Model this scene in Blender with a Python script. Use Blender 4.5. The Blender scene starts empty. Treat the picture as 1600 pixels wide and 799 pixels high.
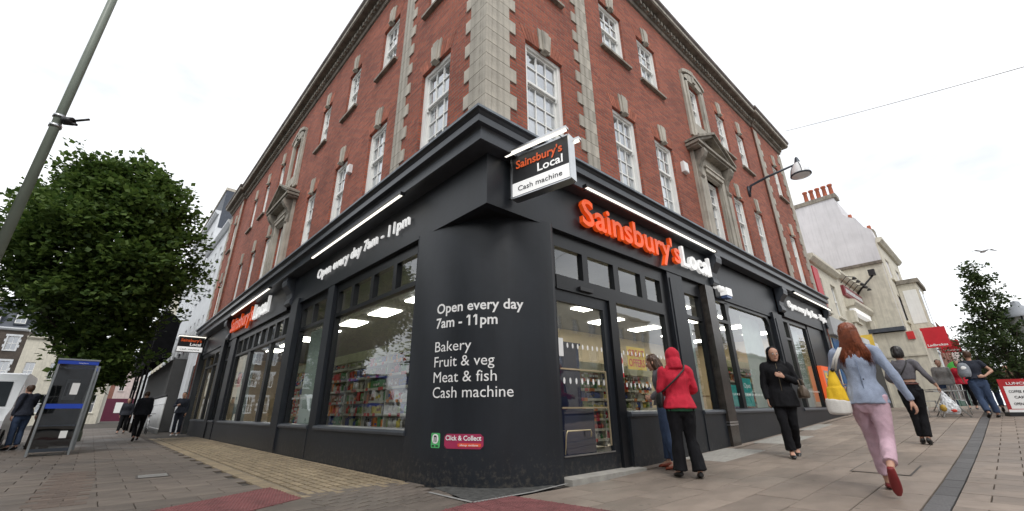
import bpy, bmesh, math, random
import numpy as np
from mathutils import Vector, Matrix, noise
rad = math.radians
R = random.Random(11)
scene = bpy.context.scene
C = scene.collection
SC = 0.87            # drawing units -> metres, applied once at the end

# ------------------------------------------------------------------ camera
p_, r_, y_ = rad(20.4995), rad(-0.6442), rad(48.9842)
fw = Vector((math.cos(p_)*math.cos(y_), math.cos(p_)*math.sin(y_), math.sin(p_)))
rt = Vector((math.sin(y_), -math.cos(y_), 0)); up = rt.cross(fw)
rt2 = rt*math.cos(r_) + up*math.sin(r_); up2 = up*math.cos(r_) - rt*math.sin(r_)
cam = bpy.data.objects.new('camera', bpy.data.cameras.new('camera'))
C.objects.link(cam)
M = Matrix((rt2, up2, -fw)).transposed().to_4x4()
M.translation = Vector((-3.49485, -4.60823, 1.0))*SC
cam.matrix_world = M
cam.data.sensor_width = 36; cam.data.lens = 644.712/1600*36
cam.data.clip_start = 0.05; cam.data.clip_end = 2000
scene.camera = cam

# ------------------------------------------------------------------ sky, sun, exposure
SUN_EL, SUN_AZ = rad(52), rad(215)
w = bpy.data.worlds.new('World'); scene.world = w; w.use_nodes = True
nt = w.node_tree; nt.nodes.clear()
def N(t, ty, **kw):
    n = t.nodes.new(ty)
    for k, v in kw.items(): setattr(n, k, v)
    return n
out = N(nt, 'ShaderNodeOutputWorld'); bg = N(nt, 'ShaderNodeBackground')
sky = N(nt, 'ShaderNodeTexSky', sky_type='NISHITA', sun_disc=False)
sky.sun_elevation = SUN_EL; sky.sun_rotation = SUN_AZ; sky.dust_density = 4
tc = N(nt, 'ShaderNodeTexCoord'); mp = N(nt, 'ShaderNodeMapping'); mp.inputs['Scale'].default_value = (1, 1, 2.2)
nz = N(nt, 'ShaderNodeTexNoise'); nz.inputs['Scale'].default_value = 1.9; nz.inputs['Detail'].default_value = 6; nz.inputs['Roughness'].default_value = .55
cr = N(nt, 'ShaderNodeValToRGB')
cr.color_ramp.elements[0].position = .36; cr.color_ramp.elements[0].color = (7.7, 8.0, 8.45, 1)
cr.color_ramp.elements[1].position = .58; cr.color_ramp.elements[1].color = (12.4, 12.6, 12.8, 1)
mx = N(nt, 'ShaderNodeMix', data_type='RGBA'); mx.inputs[0].default_value = .93
nt.links.new(tc.outputs['Generated'], mp.inputs[0]); nt.links.new(mp.outputs[0], nz.inputs['Vector'])
nt.links.new(nz.outputs['Fac'], cr.inputs[0]); nt.links.new(sky.outputs[0], mx.inputs[6]); nt.links.new(cr.outputs[0], mx.inputs[7])
nt.links.new(mx.outputs[2], bg.inputs[0]); bg.inputs[1].default_value = .085
nt.links.new(bg.outputs[0], out.inputs[0])
sl = bpy.data.lights.new('sun', 'SUN'); sl.energy = 1.0; sl.angle = rad(15); sl.color = (1, .97, .93)
so = bpy.data.objects.new('sun', sl); C.objects.link(so)
# the sun stands behind the camera, high: direction it shines towards
sdir = Vector((math.sin(SUN_AZ)*math.cos(SUN_EL), math.cos(SUN_AZ)*math.cos(SUN_EL), math.sin(SUN_EL)))
so.rotation_euler = sdir.to_track_quat('Z', 'Y').to_euler()
vs = scene.view_settings; vs.view_transform = 'Standard'; vs.look = 'None'; vs.gamma = 1; vs.use_curve_mapping = False
vs.exposure = 0.56
scene.cycles.max_bounces = 6; scene.cycles.transparent_max_bounces = 16
scene.cycles.diffuse_bounces = 3; scene.cycles.glossy_bounces = 3

# ------------------------------------------------------------------ frames
LA = rad(92.764)
uL = Vector((math.cos(LA), math.sin(LA), 0)); nL = Vector((-math.sin(LA), math.cos(LA), 0))
X_ = Vector((1, 0, 0)); nX = Vector((0, -1, 0)); Z_ = Vector((0, 0, 1))
def frame(o, u, n):
    o = Vector(o); u = Vector(u).normalized(); n = Vector(n).normalized()
    return lambda a, d, z: o + u*a + n*d + Z_*z
RF = frame((0, 0, 0), X_, nX)
LF = frame((0, 0, 0), uL, nL)
WF = lambda x, y, z: Vector((x, y, z))
def miter(dr, dl):           # where the two facades, set out by dr and dl, meet
    a, b, c, d = nX.x, nX.y, nL.x, nL.y
    det = a*d - b*c
    return Vector(((dr*d - b*dl)/det, (a*dl - dr*c)/det, 0))
def gz(x):
    xs = [-1e3, 2, 3, 4.7, 7.3, 10.7, 15.8, 22, 30, 45, 1e3]; zs = [0, 0, .03, .07, .16, .30, .56, .82, .92, .95, .95]
    return float(np.interp(x, xs, zs))

# ------------------------------------------------------------------ mesh builder
class MB:
    def __init__(s): s.v = []; s.f = []; s.uv = []; s.mi = []; s.sm = []; s.var = []
    def face(s, pts, uv=None, mi=0, smooth=False, var=0.0):
        b = len(s.v); s.v += [Vector(p) for p in pts]; s.f.append(list(range(b, b+len(pts))))
        s.uv.append(uv or [(p[0], p[2]) for p in pts]); s.mi.append(mi); s.sm.append(smooth); s.var.append(var)
    def box(s, F, u0, u1, d0, d1, z0, z1, mi=0, var=0.0, skip=''):
        u0, u1 = sorted((u0, u1)); d0, d1 = sorted((d0, d1)); z0, z1 = sorted((z0, z1))
        Q = {'f': [(u0,d1,z0),(u1,d1,z0),(u1,d1,z1),(u0,d1,z1)], 'b': [(u1,d0,z0),(u0,d0,z0),(u0,d0,z1),(u1,d0,z1)],
             'l': [(u0,d0,z0),(u0,d1,z0),(u0,d1,z1),(u0,d0,z1)], 'r': [(u1,d1,z0),(u1,d0,z0),(u1,d0,z1),(u1,d1,z1)],
             't': [(u0,d1,z1),(u1,d1,z1),(u1,d0,z1),(u0,d0,z1)], 'o': [(u0,d0,z0),(u1,d0,z0),(u1,d1,z0),(u0,d1,z0)]}
        for k, q in Q.items():
            if k in skip: continue
            uv = [(a, z) if k in 'fb' else ((d, z) if k in 'lr' else (a, d)) for a, d, z in q]
            s.face([F(*c) for c in q], uv, mi, False, var)
    def prism(s, F, poly, d0, d1, mi=0, var=0.0):   # poly of (u,z) extruded over d
        n = len(poly)
        s.face([F(u, d1, z) for u, z in poly], [(u, z) for u, z in poly], mi, False, var)
        s.face([F(u, d0, z) for u, z in reversed(poly)], [(u, z) for u, z in reversed(poly)], mi, False, var)
        for i in range(n):
            a, b = poly[i], poly[(i+1) % n]
            s.face([F(a[0],d0,a[1]), F(b[0],d0,b[1]), F(b[0],d1,b[1]), F(a[0],d1,a[1])], [(0,a[1]),(0,b[1]),(d1-d0,b[1]),(d1-d0,a[1])], mi, False, var)
    def extr(s, F, prof, u0, u1, mi=0):             # prof of (d,z) extruded over u
        n = len(prof)
        for i in range(n):
            a, b = prof[i], prof[(i+1) % n]
            s.face([F(u0,*a), F(u1,*a), F(u1,*b), F(u0,*b)], [(u0,a[1]),(u1,a[1]),(u1,b[1]),(u0,b[1])], mi)
        s.face([F(u0,*a) for a in prof], None, mi); s.face([F(u1,*a) for a in reversed(prof)], None, mi)
    def tube(s, pts, rs, k=8, mi=0, cap=True, smooth=True):
        pts = [Vector(p) for p in pts]
        if not hasattr(rs, '__len__'): rs = [rs]*len(pts)
        rings = []; prev = None
        for i, p in enumerate(pts):
            t = (pts[min(i+1, len(pts)-1)] - pts[max(i-1, 0)])
            if t.length < 1e-9: t = Vector((0,0,1))
            t.normalize()
            a = (prev - t*prev.dot(t)) if prev is not None else t.orthogonal()
            if a.length < 1e-6: a = t.orthogonal()
            a.normalize(); prev = a; b = t.cross(a)
            rings.append([p + (a*math.cos(2*math.pi*j/k) + b*math.sin(2*math.pi*j/k))*rs[i] for j in range(k)])
        base = len(s.v)
        for r in rings: s.v += r
        for i in range(len(rings)-1):
            for j in range(k):
                q = [base+i*k+j, base+i*k+(j+1) % k, base+(i+1)*k+(j+1) % k, base+(i+1)*k+j]
                s.f.append(q); s.uv.append([(j/k, i), ((j+1)/k, i), ((j+1)/k, i+1), (j/k, i+1)]); s.mi.append(mi); s.sm.append(smooth); s.var.append(0.0)
        if cap:
            for o, rev in ((0, True), ((len(rings)-1)*k, False)):
                q = [base+o+j for j in range(k)]
                if rev: q.reverse()
                s.f.append(q); s.uv.append([(0, 0)]*k); s.mi.append(mi); s.sm.append(False); s.var.append(0.0)
    def lathe(s, c, prof, k=16, mi=0, ax=None):      # prof of (r,z) about a vertical axis at c (or a matrix ax)
        c = Vector(c); base = len(s.v)
        for r, z in prof:
            for j in range(k):
                v = Vector((r*math.cos(2*math.pi*j/k), r*math.sin(2*math.pi*j/k), z))
                s.v.append(c + (ax @ v if ax else v))
        for i in range(len(prof)-1):
            for j in range(k):
                s.f.append([base+i*k+j, base+i*k+(j+1) % k, base+(i+1)*k+(j+1) % k, base+(i+1)*k+j])
                s.uv.append([(0,0)]*4); s.mi.append(mi); s.sm.append(True); s.var.append(0.0)
    def build(s, name, mats, parent=None, recalc=True, weld=False, **tags):
        me = bpy.data.meshes.new(name)
        me.from_pydata([tuple(v) for v in s.v], [], s.f)
        if not isinstance(mats, (list, tuple)): mats = [mats]
        for m in mats: me.materials.append(m)
        me.polygons.foreach_set('material_index', s.mi); me.polygons.foreach_set('use_smooth', s.sm)
        ul = me.uv_layers.new(name='UVMap'); flat = [c for f in s.uv for uv in f for c in uv]
        ul.data.foreach_set('uv', flat)
        if any(s.var):
            at = me.attributes.new('var', 'FLOAT', 'FACE'); at.data.foreach_set('value', s.var)
        if recalc or weld:
            bm = bmesh.new(); bm.from_mesh(me)
            if weld: bmesh.ops.remove_doubles(bm, verts=bm.verts, dist=1e-4)
            if recalc: bmesh.ops.recalc_face_normals(bm, faces=bm.faces)
            bm.to_mesh(me); bm.free()
        o = bpy.data.objects.new(name, me); C.objects.link(o)
        if parent: o.parent = parent
        for k, v in tags.items(): o[k] = v
        return o
def tag(o, label=None, cat=None, group=None, kind=None):
    if label: o['label'] = label
    if cat: o['category'] = cat
    if group: o['group'] = group
    if kind: o['kind'] = kind
    return o
def empty(name, label, cat, loc=(0, 0, 0), rz=0, group=None):
    o = bpy.data.objects.new(name, None); C.objects.link(o); o.location = loc; o.rotation_euler = (0, 0, rz)
    o.empty_display_size = .2
    return tag(o, label, cat, group)
def share(src, name, parent=None, loc=None, rot=None, scale=None):
    o = bpy.data.objects.new(name, src.data if hasattr(src, 'data') else src); C.objects.link(o)
    if parent: o.parent = parent
    if loc is not None: o.location = loc
    if rot is not None: o.rotation_euler = rot
    if scale is not None: o.scale = scale
    return o

# ------------------------------------------------------------------ materials
def mat(name, col=(.5,.5,.5), rough=.7, metal=0, var=.12, vscale=3.0, col2=None, bump=0, bscale=40, spec=.5, emit=None, es=0, coat=0, rnd=0, objrnd=False, attr=False, coord='Object', streak=0, spots=0, splash=0):
    m = bpy.data.materials.new(name); m.use_nodes = True; t = m.node_tree; b = t.nodes['Principled BSDF']
    b.inputs['Roughness'].default_value = rough; b.inputs['Metallic'].default_value = metal
    b.inputs['Specular IOR Level'].default_value = spec
    if coat: b.inputs['Coat Weight'].default_value = coat; b.inputs['Coat Roughness'].default_value = .15
    tcn = N(t, 'ShaderNodeTexCoord'); co = tcn.outputs[coord]
    n1 = N(t, 'ShaderNodeTexNoise'); n1.inputs['Scale'].default_value = vscale; n1.inputs['Detail'].default_value = 7; n1.inputs['Roughness'].default_value = .62
    t.links.new(co, n1.inputs['Vector'])
    rp = N(t, 'ShaderNodeValToRGB'); rp.color_ramp.elements[0].position = .3; rp.color_ramp.elements[1].position = .7
    c2 = col2 or tuple(max(0, c*(1+var)) for c in col); c1 = tuple(c*(1-var) for c in col)
    rp.color_ramp.elements[0].color = (*c1, 1); rp.color_ramp.elements[1].color = (*c2, 1)
    t.links.new(n1.outputs['Fac'], rp.inputs[0]); cur = rp.outputs[0]
    if streak:
        mp = N(t, 'ShaderNodeMapping'); mp.inputs['Scale'].default_value = (7, 7, .5); t.links.new(co, mp.inputs[0])
        n3 = N(t, 'ShaderNodeTexNoise'); n3.inputs['Scale'].default_value = 1.4; n3.inputs['Detail'].default_value = 5; t.links.new(mp.outputs[0], n3.inputs['Vector'])
        r3 = N(t, 'ShaderNodeMapRange'); r3.inputs[1].default_value = .48; r3.inputs[2].default_value = .75; r3.inputs[3].default_value = 1; r3.inputs[4].default_value = 1-streak
        t.links.new(n3.outputs['Fac'], r3.inputs[0])
        mm = N(t, 'ShaderNodeMix', data_type='RGBA', blend_type='MULTIPLY'); mm.inputs[0].default_value = 1
        t.links.new(cur, mm.inputs[6]); t.links.new(r3.outputs[0], mm.inputs[7]); cur = mm.outputs[2]
    if spots:
        geo = N(t, 'ShaderNodeNewGeometry'); vo = N(t, 'ShaderNodeTexVoronoi'); vo.inputs['Scale'].default_value = 3.4; vo.inputs['Randomness'].default_value = 1
        t.links.new(geo.outputs['Position'], vo.inputs['Vector']); nb = N(t, 'ShaderNodeTexNoise'); nb.inputs['Scale'].default_value = .45; nb.inputs['Detail'].default_value = 6; t.links.new(geo.outputs['Position'], nb.inputs['Vector'])
        r5 = N(t, 'ShaderNodeMapRange'); r5.inputs[1].default_value = .055; r5.inputs[2].default_value = .085; r5.inputs[3].default_value = 1-spots; r5.inputs[4].default_value = 1; t.links.new(vo.outputs['Distance'], r5.inputs[0])
        r6 = N(t, 'ShaderNodeMapRange'); r6.inputs[1].default_value = .35; r6.inputs[2].default_value = .68; r6.inputs[3].default_value = 1.16; r6.inputs[4].default_value = .74; t.links.new(nb.outputs['Fac'], r6.inputs[0])
        for rr_ in (r5, r6):
            mm = N(t, 'ShaderNodeMix', data_type='RGBA', blend_type='MULTIPLY'); mm.inputs[0].default_value = 1
            t.links.new(cur, mm.inputs[6]); t.links.new(rr_.outputs[0], mm.inputs[7]); cur = mm.outputs[2]
        r7 = N(t, 'ShaderNodeMapRange'); r7.inputs[1].default_value = .4; r7.inputs[2].default_value = .65; r7.inputs[3].default_value = rough+.12; r7.inputs[4].default_value = rough-.16; t.links.new(nb.outputs['Fac'], r7.inputs[0]); t.links.new(r7.outputs[0], b.inputs['Roughness'])
    if splash:          # dried mud flecks low on the paint
        geo = N(t, 'ShaderNodeNewGeometry'); sx = N(t, 'ShaderNodeSeparateXYZ'); t.links.new(geo.outputs['Position'], sx.inputs[0])
        ns = N(t, 'ShaderNodeTexNoise'); ns.inputs['Scale'].default_value = 16; ns.inputs['Detail'].default_value = 8; ns.inputs['Roughness'].default_value = .75; t.links.new(geo.outputs['Position'], ns.inputs['Vector'])
        hz = N(t, 'ShaderNodeMapRange'); hz.inputs[1].default_value = 0; hz.inputs[2].default_value = .75; hz.inputs[3].default_value = .14; hz.inputs[4].default_value = -.10; t.links.new(sx.outputs['Z'], hz.inputs[0])
        ad_ = N(t, 'ShaderNodeMath', operation='ADD'); t.links.new(ns.outputs['Fac'], ad_.inputs[0]); t.links.new(hz.outputs[0], ad_.inputs[1])
        fc = N(t, 'ShaderNodeMapRange'); fc.inputs[1].default_value = .60; fc.inputs[2].default_value = .74; fc.inputs[3].default_value = 0; fc.inputs[4].default_value = splash; t.links.new(ad_.outputs[0], fc.inputs[0])
        mm = N(t, 'ShaderNodeMix', data_type='RGBA'); mm.inputs[7].default_value = (.085,.075,.062,1); t.links.new(fc.outputs[0], mm.inputs[0]); t.links.new(cur, mm.inputs[6]); cur = mm.outputs[2]
    if rnd:
        if objrnd: oi = N(t, 'ShaderNodeObjectInfo'); src = oi.outputs['Random']
        else: a = N(t, 'ShaderNodeAttribute', attribute_name='var'); src = a.outputs['Fac']
        r4 = N(t, 'ShaderNodeMapRange'); r4.inputs[3].default_value = 1-rnd; r4.inputs[4].default_value = 1+rnd
        t.links.new(src, r4.inputs[0])
        mm = N(t, 'ShaderNodeMix', data_type='RGBA', blend_type='MULTIPLY'); mm.inputs[0].default_value = 1
        t.links.new(cur, mm.inputs[6]); t.links.new(r4.outputs[0], mm.inputs[7]); cur = mm.outputs[2]
    t.links.new(cur, b.inputs['Base Color'])
    if bump:
        n2 = N(t, 'ShaderNodeTexNoise'); n2.inputs['Scale'].default_value = bscale; n2.inputs['Detail'].default_value = 4
        t.links.new(co, n2.inputs['Vector']); bp = N(t, 'ShaderNodeBump'); bp.inputs['Strength'].default_value = bump; bp.inputs['Distance'].default_value = .01
        t.links.new(n2.outputs['Fac'], bp.inputs['Height']); t.links.new(bp.outputs[0], b.inputs['Normal'])
    if emit: b.inputs['Emission Color'].default_value = (*emit, 1); b.inputs['Emission Strength'].default_value = es
    return m
def brickmat(name, c1, c2, mortar, bw=.25, rh=.0764, ms=.0125, scale=1.0, bump=.5, dirt=.28):
    m = bpy.data.materials.new(name); m.use_nodes = True; t = m.node_tree; b = t.nodes['Principled BSDF']
    b.inputs['Roughness'].default_value = .88; b.inputs['Specular IOR Level'].default_value = .3
    tcn = N(t, 'ShaderNodeTexCoord')
    bt = N(t, 'ShaderNodeTexBrick'); bt.offset = .5; bt.inputs['Scale'].default_value = scale
    bt.inputs['Mortar Size'].default_value = ms; bt.inputs['Mortar Smooth'].default_value = .45; bt.inputs['Bias'].default_value = -.1
    bt.inputs['Brick Width'].default_value = bw; bt.inputs['Row Height'].default_value = rh
    bt.inputs['Color1'].default_value = (*c1, 1); bt.inputs['Color2'].default_value = (*c2, 1); bt.inputs['Mortar'].default_value = (*mortar, 1)
    t.links.new(tcn.outputs['UV'], bt.inputs['Vector'])
    n1 = N(t, 'ShaderNodeTexNoise'); n1.inputs['Scale'].default_value = .55; n1.inputs['Detail'].default_value = 6; n1.inputs['Roughness'].default_value = .65
    t.links.new(tcn.outputs['Object'], n1.inputs['Vector'])
    r1 = N(t, 'ShaderNodeMapRange'); r1.inputs[1].default_value = .35; r1.inputs[2].default_value = .72; r1.inputs[3].default_value = 1.12; r1.inputs[4].default_value = 1-dirt
    t.links.new(n1.outputs['Fac'], r1.inputs[0])
    n2 = N(t, 'ShaderNodeTexNoise'); n2.inputs['Scale'].default_value = 14; n2.inputs['Detail'].default_value = 5
    t.links.new(tcn.outputs['Object'], n2.inputs['Vector'])
    r2 = N(t, 'ShaderNodeMapRange'); r2.inputs[3].default_value = .74; r2.inputs[4].default_value = 1.26; t.links.new(n2.outputs['Fac'], r2.inputs[0])
    cur = bt.outputs['Color']
    for r in (r1, r2):
        mm = N(t, 'ShaderNodeMix', data_type='RGBA', blend_type='MULTIPLY'); mm.inputs[0].default_value = 1
        t.links.new(cur, mm.inputs[6]); t.links.new(r.outputs[0], mm.inputs[7]); cur = mm.outputs[2]
    t.links.new(cur, b.inputs['Base Color'])
    iv = N(t, 'ShaderNodeMath', operation='SUBTRACT'); iv.inputs[0].default_value = 1; t.links.new(bt.outputs['Fac'], iv.inputs[1])
    ad = N(t, 'ShaderNodeMath', operation='MULTIPLY_ADD'); t.links.new(n2.outputs['Fac'], ad.inputs[0]); ad.inputs[1].default_value = .35; t.links.new(iv.outputs[0], ad.inputs[2])
    bp = N(t, 'ShaderNodeBump'); bp.inputs['Strength'].default_value = bump; bp.inputs['Distance'].default_value = .012
    t.links.new(ad.outputs[0], bp.inputs['Height']); t.links.new(bp.outputs[0], b.inputs['Normal'])
    return m
def glassmat(name, tint=(.85, .9, .88), trans=.8, rough=.02, wob=.015):
    m = bpy.data.materials.new(name); m.use_nodes = True; t = m.node_tree; t.nodes.clear()
    o = N(t, 'ShaderNodeOutputMaterial'); tr = N(t, 'ShaderNodeBsdfTransparent'); gl = N(t, 'ShaderNodeBsdfGlossy'); mixs = N(t, 'ShaderNodeMixShader')
    tr.inputs[0].default_value = (*tint, 1); gl.inputs['Roughness'].default_value = rough; gl.inputs[0].default_value = (.95, .97, 1, 1)
    ge = N(t, 'ShaderNodeNewGeometry'); dt = N(t, 'ShaderNodeVectorMath', operation='DOT_PRODUCT')
    t.links.new(ge.outputs['Normal'], dt.inputs[0]); t.links.new(ge.outputs['Incoming'], dt.inputs[1])
    ab = N(t, 'ShaderNodeMath', operation='ABSOLUTE'); t.links.new(dt.outputs['Value'], ab.inputs[0])
    sb = N(t, 'ShaderNodeMath', operation='SUBTRACT'); sb.inputs[0].default_value = 1; t.links.new(ab.outputs[0], sb.inputs[1])
    pw = N(t, 'ShaderNodeMath', operation='POWER'); pw.inputs[1].default_value = 4; t.links.new(sb.outputs[0], pw.inputs[0])
    r = N(t, 'ShaderNodeMath', operation='MULTIPLY_ADD'); r.inputs[1].default_value = trans; r.inputs[2].default_value = 1-trans
    t.links.new(pw.outputs[0], r.inputs[0]); t.links.new(r.outputs[0], mixs.inputs[0])
    n = N(t, 'ShaderNodeTexNoise'); n.inputs['Scale'].default_value = .8; tcn = N(t, 'ShaderNodeTexCoord'); t.links.new(tcn.outputs['Object'], n.inputs['Vector'])
    bp = N(t, 'ShaderNodeBump'); bp.inputs['Strength'].default_value = wob; bp.inputs['Distance'].default_value = .3
    t.links.new(n.outputs['Fac'], bp.inputs['Height']); t.links.new(bp.outputs[0], gl.inputs['Normal'])
    t.links.new(tr.outputs[0], mixs.inputs[1]); t.links.new(gl.outputs[0], mixs.inputs[2]); t.links.new(mixs.outputs[0], o.inputs[0])
    return m
RED_BRICK = brickmat('red_brick', (.385,.108,.064), (.225,.062,.045), (.18,.13,.105))
RUBBED = mat('rubbed_orange_brick', (.33,.105,.062), .85, var=.3, vscale=8, rnd=.22, objrnd=True, bump=.3)
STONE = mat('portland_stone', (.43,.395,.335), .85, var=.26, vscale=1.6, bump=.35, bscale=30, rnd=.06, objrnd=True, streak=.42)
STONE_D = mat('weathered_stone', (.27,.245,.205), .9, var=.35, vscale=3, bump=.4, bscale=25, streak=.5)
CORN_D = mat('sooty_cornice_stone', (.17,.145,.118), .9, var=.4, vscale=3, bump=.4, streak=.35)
WHITE = mat('white_window_paint', (.82,.82,.79), .45, var=.05, bump=.1, streak=.08)
CHAR = mat('charcoal_paint', (.0125,.0155,.0205), .42, var=.18, vscale=1.2, bump=.18, bscale=7, spec=.45, streak=.2, splash=.55)
CHAR_B = mat('charcoal_highlight_paint', (.040,.046,.056), .38, var=.2, vscale=2.0, bump=.1, bscale=12, spec=.5, streak=.2)  # lighter copy of the charcoal, cornice highlights painted into its colour
CHAR_D = mat('black_frame_paint', (.008,.009,.011), .35, var=.2, spec=.4)
LEAD = mat('lead_flashing', (.15,.175,.205), .5, var=.3, vscale=5)
MARBLE = mat('dark_brown_marble', (.035,.030,.026), .25, var=.6, vscale=4, spec=.6)
GLASS_SHOP = glassmat('shop_glass', (.86,.90,.88), .86)
GLASS_UP = glassmat('sash_glass', (.55,.57,.58), .62, wob=.06)
GLASS_FAR = glassmat('far_window_glass', (.3,.32,.34), .6)
CURTAIN = mat('pale_net_curtain', (.74,.76,.78), .9, var=.25, vscale=6)
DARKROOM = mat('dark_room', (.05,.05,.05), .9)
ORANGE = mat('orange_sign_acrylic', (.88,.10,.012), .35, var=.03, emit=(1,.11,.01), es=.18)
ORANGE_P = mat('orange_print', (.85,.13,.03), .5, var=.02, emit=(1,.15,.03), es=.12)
SIGNWHITE = mat('white_sign_acrylic', (.82,.82,.80), .35, var=.02, emit=(1,1,1), es=.28)  # emission paints a glow into white that the strip lights leave grey
PRINTWHITE = mat('white_print', (.80,.80,.79), .5, var=.02)
LAMPLIT = mat('lit_strip_light', (1,1,1), .5, emit=(1,.94,.82), es=1.15)
CEILLIT = mat('lit_ceiling_panel', (1,1,1), .5, emit=(1,.95,.84), es=12.0)
STEEL = mat('brushed_steel', (.55,.56,.57), .3, 1.0)
BRASS = mat('pale_gold_bar', (.62,.52,.34), .35, .8)
BLACKP = mat('black_plastic', (.015,.015,.017), .4)
GREYP = mat('grey_plastic', (.35,.36,.37), .5)

# ------------------------------------------------------------------ text
def text_mesh(body, off=.0, extr=0.0, bevel=0.0, space=1.0):
    cu = bpy.data.curves.new('lettering', 'FONT'); cu.body = body; cu.size = 1; cu.offset = off; cu.extrude = extr; cu.bevel_depth = bevel; cu.space_character = space
    cu.resolution_u = 3; cu.bevel_resolution = 1
    o = bpy.data.objects.new('lettering', cu); C.objects.link(o)
    dg = bpy.context.evaluated_depsgraph_get(); me = bpy.data.meshes.new_from_object(o.evaluated_get(dg))
    bpy.data.objects.remove(o); bpy.data.curves.remove(cu)
    return me
def text(body, place, mt, parent=None, name='lettering', w=1.0, cap=.2, off=.0, extr=.5, depth=.004, bevel=0, split=False, **kw):
    """place(x 0..w, y, depth) -> world point. cap = height of a capital letter."""
    me = text_mesh(body, off, extr if depth else 0, bevel)
    n = len(me.vertices); co = np.empty(n*3); me.vertices.foreach_get('co', co); co = co.reshape(-1, 3)
    x0, x1 = co[:, 0].min(), co[:, 0].max(); z0, z1 = co[:, 2].min(), co[:, 2].max()
    k = cap/.73
    for i, v in enumerate(me.vertices):
        x = (co[i, 0]-x0)/(x1-x0)*w; d = (co[i, 2]-z0)/(z1-z0)*depth if z1 > z0 else 0
        v.co = place(x, co[i, 1]*k, d)
    me.materials.clear(); me.materials.append(mt)
    if split:
        bm = bmesh.new(); bm.from_mesh(me); bm.verts.ensure_lookup_table(); seen = {}; comps = []
        for v in bm.verts:
            if v.index in seen: continue
            st = [v]; seen[v.index] = len(comps); c_ = [v.index]
            while st:
                q = st.pop()
                for e in q.link_edges:
                    o_ = e.other_vert(q)
                    if o_.index not in seen: seen[o_.index] = len(comps); st.append(o_); c_.append(o_.index)
            comps.append(c_)
        R_ = sorted([(co[c_, 0].min(), co[c_, 0].max(), c_) for c_ in comps], key=lambda a: a[0]); G_ = []
        for a, b, c_ in R_:
            if G_ and a < G_[-1][1]-.4*(b-a): G_[-1] = (G_[-1][0], max(b, G_[-1][1]), G_[-1][2]+c_)
            else: G_.append((a, b, c_))
        for a, b, c_ in G_:
            ks = set(c_); idx = {k_: i_ for i_, k_ in enumerate(c_)}
            m2 = bpy.data.meshes.new('letter'); m2.from_pydata([tuple(bm.verts[k_].co) for k_ in c_], [], [[idx[v.index] for v in f.verts] for f in bm.faces if f.verts[0].index in ks])
            m2.materials.append(mt); b2 = bmesh.new(); b2.from_mesh(m2); bmesh.ops.recalc_face_normals(b2, faces=b2.faces); b2.to_mesh(m2); b2.free()
            o = bpy.data.objects.new('letter', m2); C.objects.link(o); o.parent = parent
        bm.free(); return [((a-x0)/(x1-x0)*w, (b-x0)/(x1-x0)*w) for a, b, c_ in G_]
    bm = bmesh.new(); bm.from_mesh(me); bmesh.ops.recalc_face_normals(bm, faces=bm.faces); bm.to_mesh(me); bm.free()
    o = bpy.data.objects.new(name, me); C.objects.link(o)
    if parent: o.parent = parent
    return tag(o, **kw)
# ================================================================== GROUND
CAMP = Vector((-3.49485, -4.60823, 1.0))
def project(p):
    v = Vector(p) - CAMP; f = v.dot(fw)
    if f <= .05: return None
    return (800 + 644.7*v.dot(rt2)/f, 399.5 - 644.7*v.dot(up2)/f)
def inview(p, m=60):
    q = project(p); return q is not None and -m < q[0] < 1600+m and -m < q[1] < 799+m
PAVE_T = mat('tan_paving', (.235,.190,.155), .62, var=.22, vscale=1.3, bump=.35, bscale=60, rnd=.13, objrnd=True, spots=.45)
PAVE_TS = mat('tan_paving_far', (.235,.190,.155), .62, var=.22, vscale=1.3, bump=.35, bscale=60, rnd=.13, spots=.45)
PAVE_G = mat('grey_paving', (.118,.097,.080), .68, var=.28, vscale=1.1, bump=.35, bscale=60, rnd=.12, objrnd=True, spots=.35)
PAVE_GS = mat('grey_paving_far', (.118,.097,.080), .68, var=.28, vscale=1.1, bump=.35, bscale=60, rnd=.12, spots=.35)
PAVE_Y = mat('buff_ribbed_paving', (.23,.18,.115), .8, var=.3, vscale=2, bump=.4, rnd=.16, objrnd=True)
PAVE_YS = mat('buff_ribbed_paving_far', (.23,.18,.115), .8, var=.3, vscale=2, bump=.4, rnd=.16)
PAVE_R = mat('red_tactile_paving', (.155,.052,.052), .75, var=.3, vscale=5, bump=.3, rnd=.12, objrnd=True)
PAVE_W = mat('pale_concrete_slab', (.33,.315,.285), .8, var=.2, vscale=5, bump=.4, rnd=.08, objrnd=True)
JOINT = mat('dark_joint_bed', (.058,.05,.043), .95, var=.3, vscale=6, bump=.3)
ASPH = mat('asphalt', (.05,.05,.052), .85, var=.2, vscale=1.5, bump=.5, bscale=120)
KERB = mat('granite_kerb', (.24,.235,.225), .8, var=.2, vscale=8, bump=.3)
GUTTER = mat('dark_granite_channel', (.10,.097,.097), .6, var=.35, vscale=9, bump=.5, bscale=50, rnd=.2, objrnd=True)
XB = [-140,-60,-20,2,3,4.7,7.3,10.7,15.8,22,30,45,80,160]
def sheet(name, x0, x1, y0, y1, dz, m, **kw):
    mb = MB(); xs = [x0]+[x for x in XB if x0 < x < x1]+[x1]
    for a, b in zip(xs, xs[1:]):
        mb.face([(a,y0,gz(a)+dz),(b,y0,gz(b)+dz),(b,y1,gz(b)+dz),(a,y1,gz(a)+dz)])
    return tag(mb.build(name, m), **kw)
sheet('ground', -140, 160, -80, 260, -.17, ASPH, kind='structure')
pave = sheet('pavement', -7.9, 60, -9.6, 0.6, -.030, JOINT, kind='structure')
mb = MB(); mb.face([(-7.9,.6,-.030),(1.5,.6,-.030),(1.5-.0483*90,90,-.030),(-7.9-.0483*90,90,-.030)])
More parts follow.
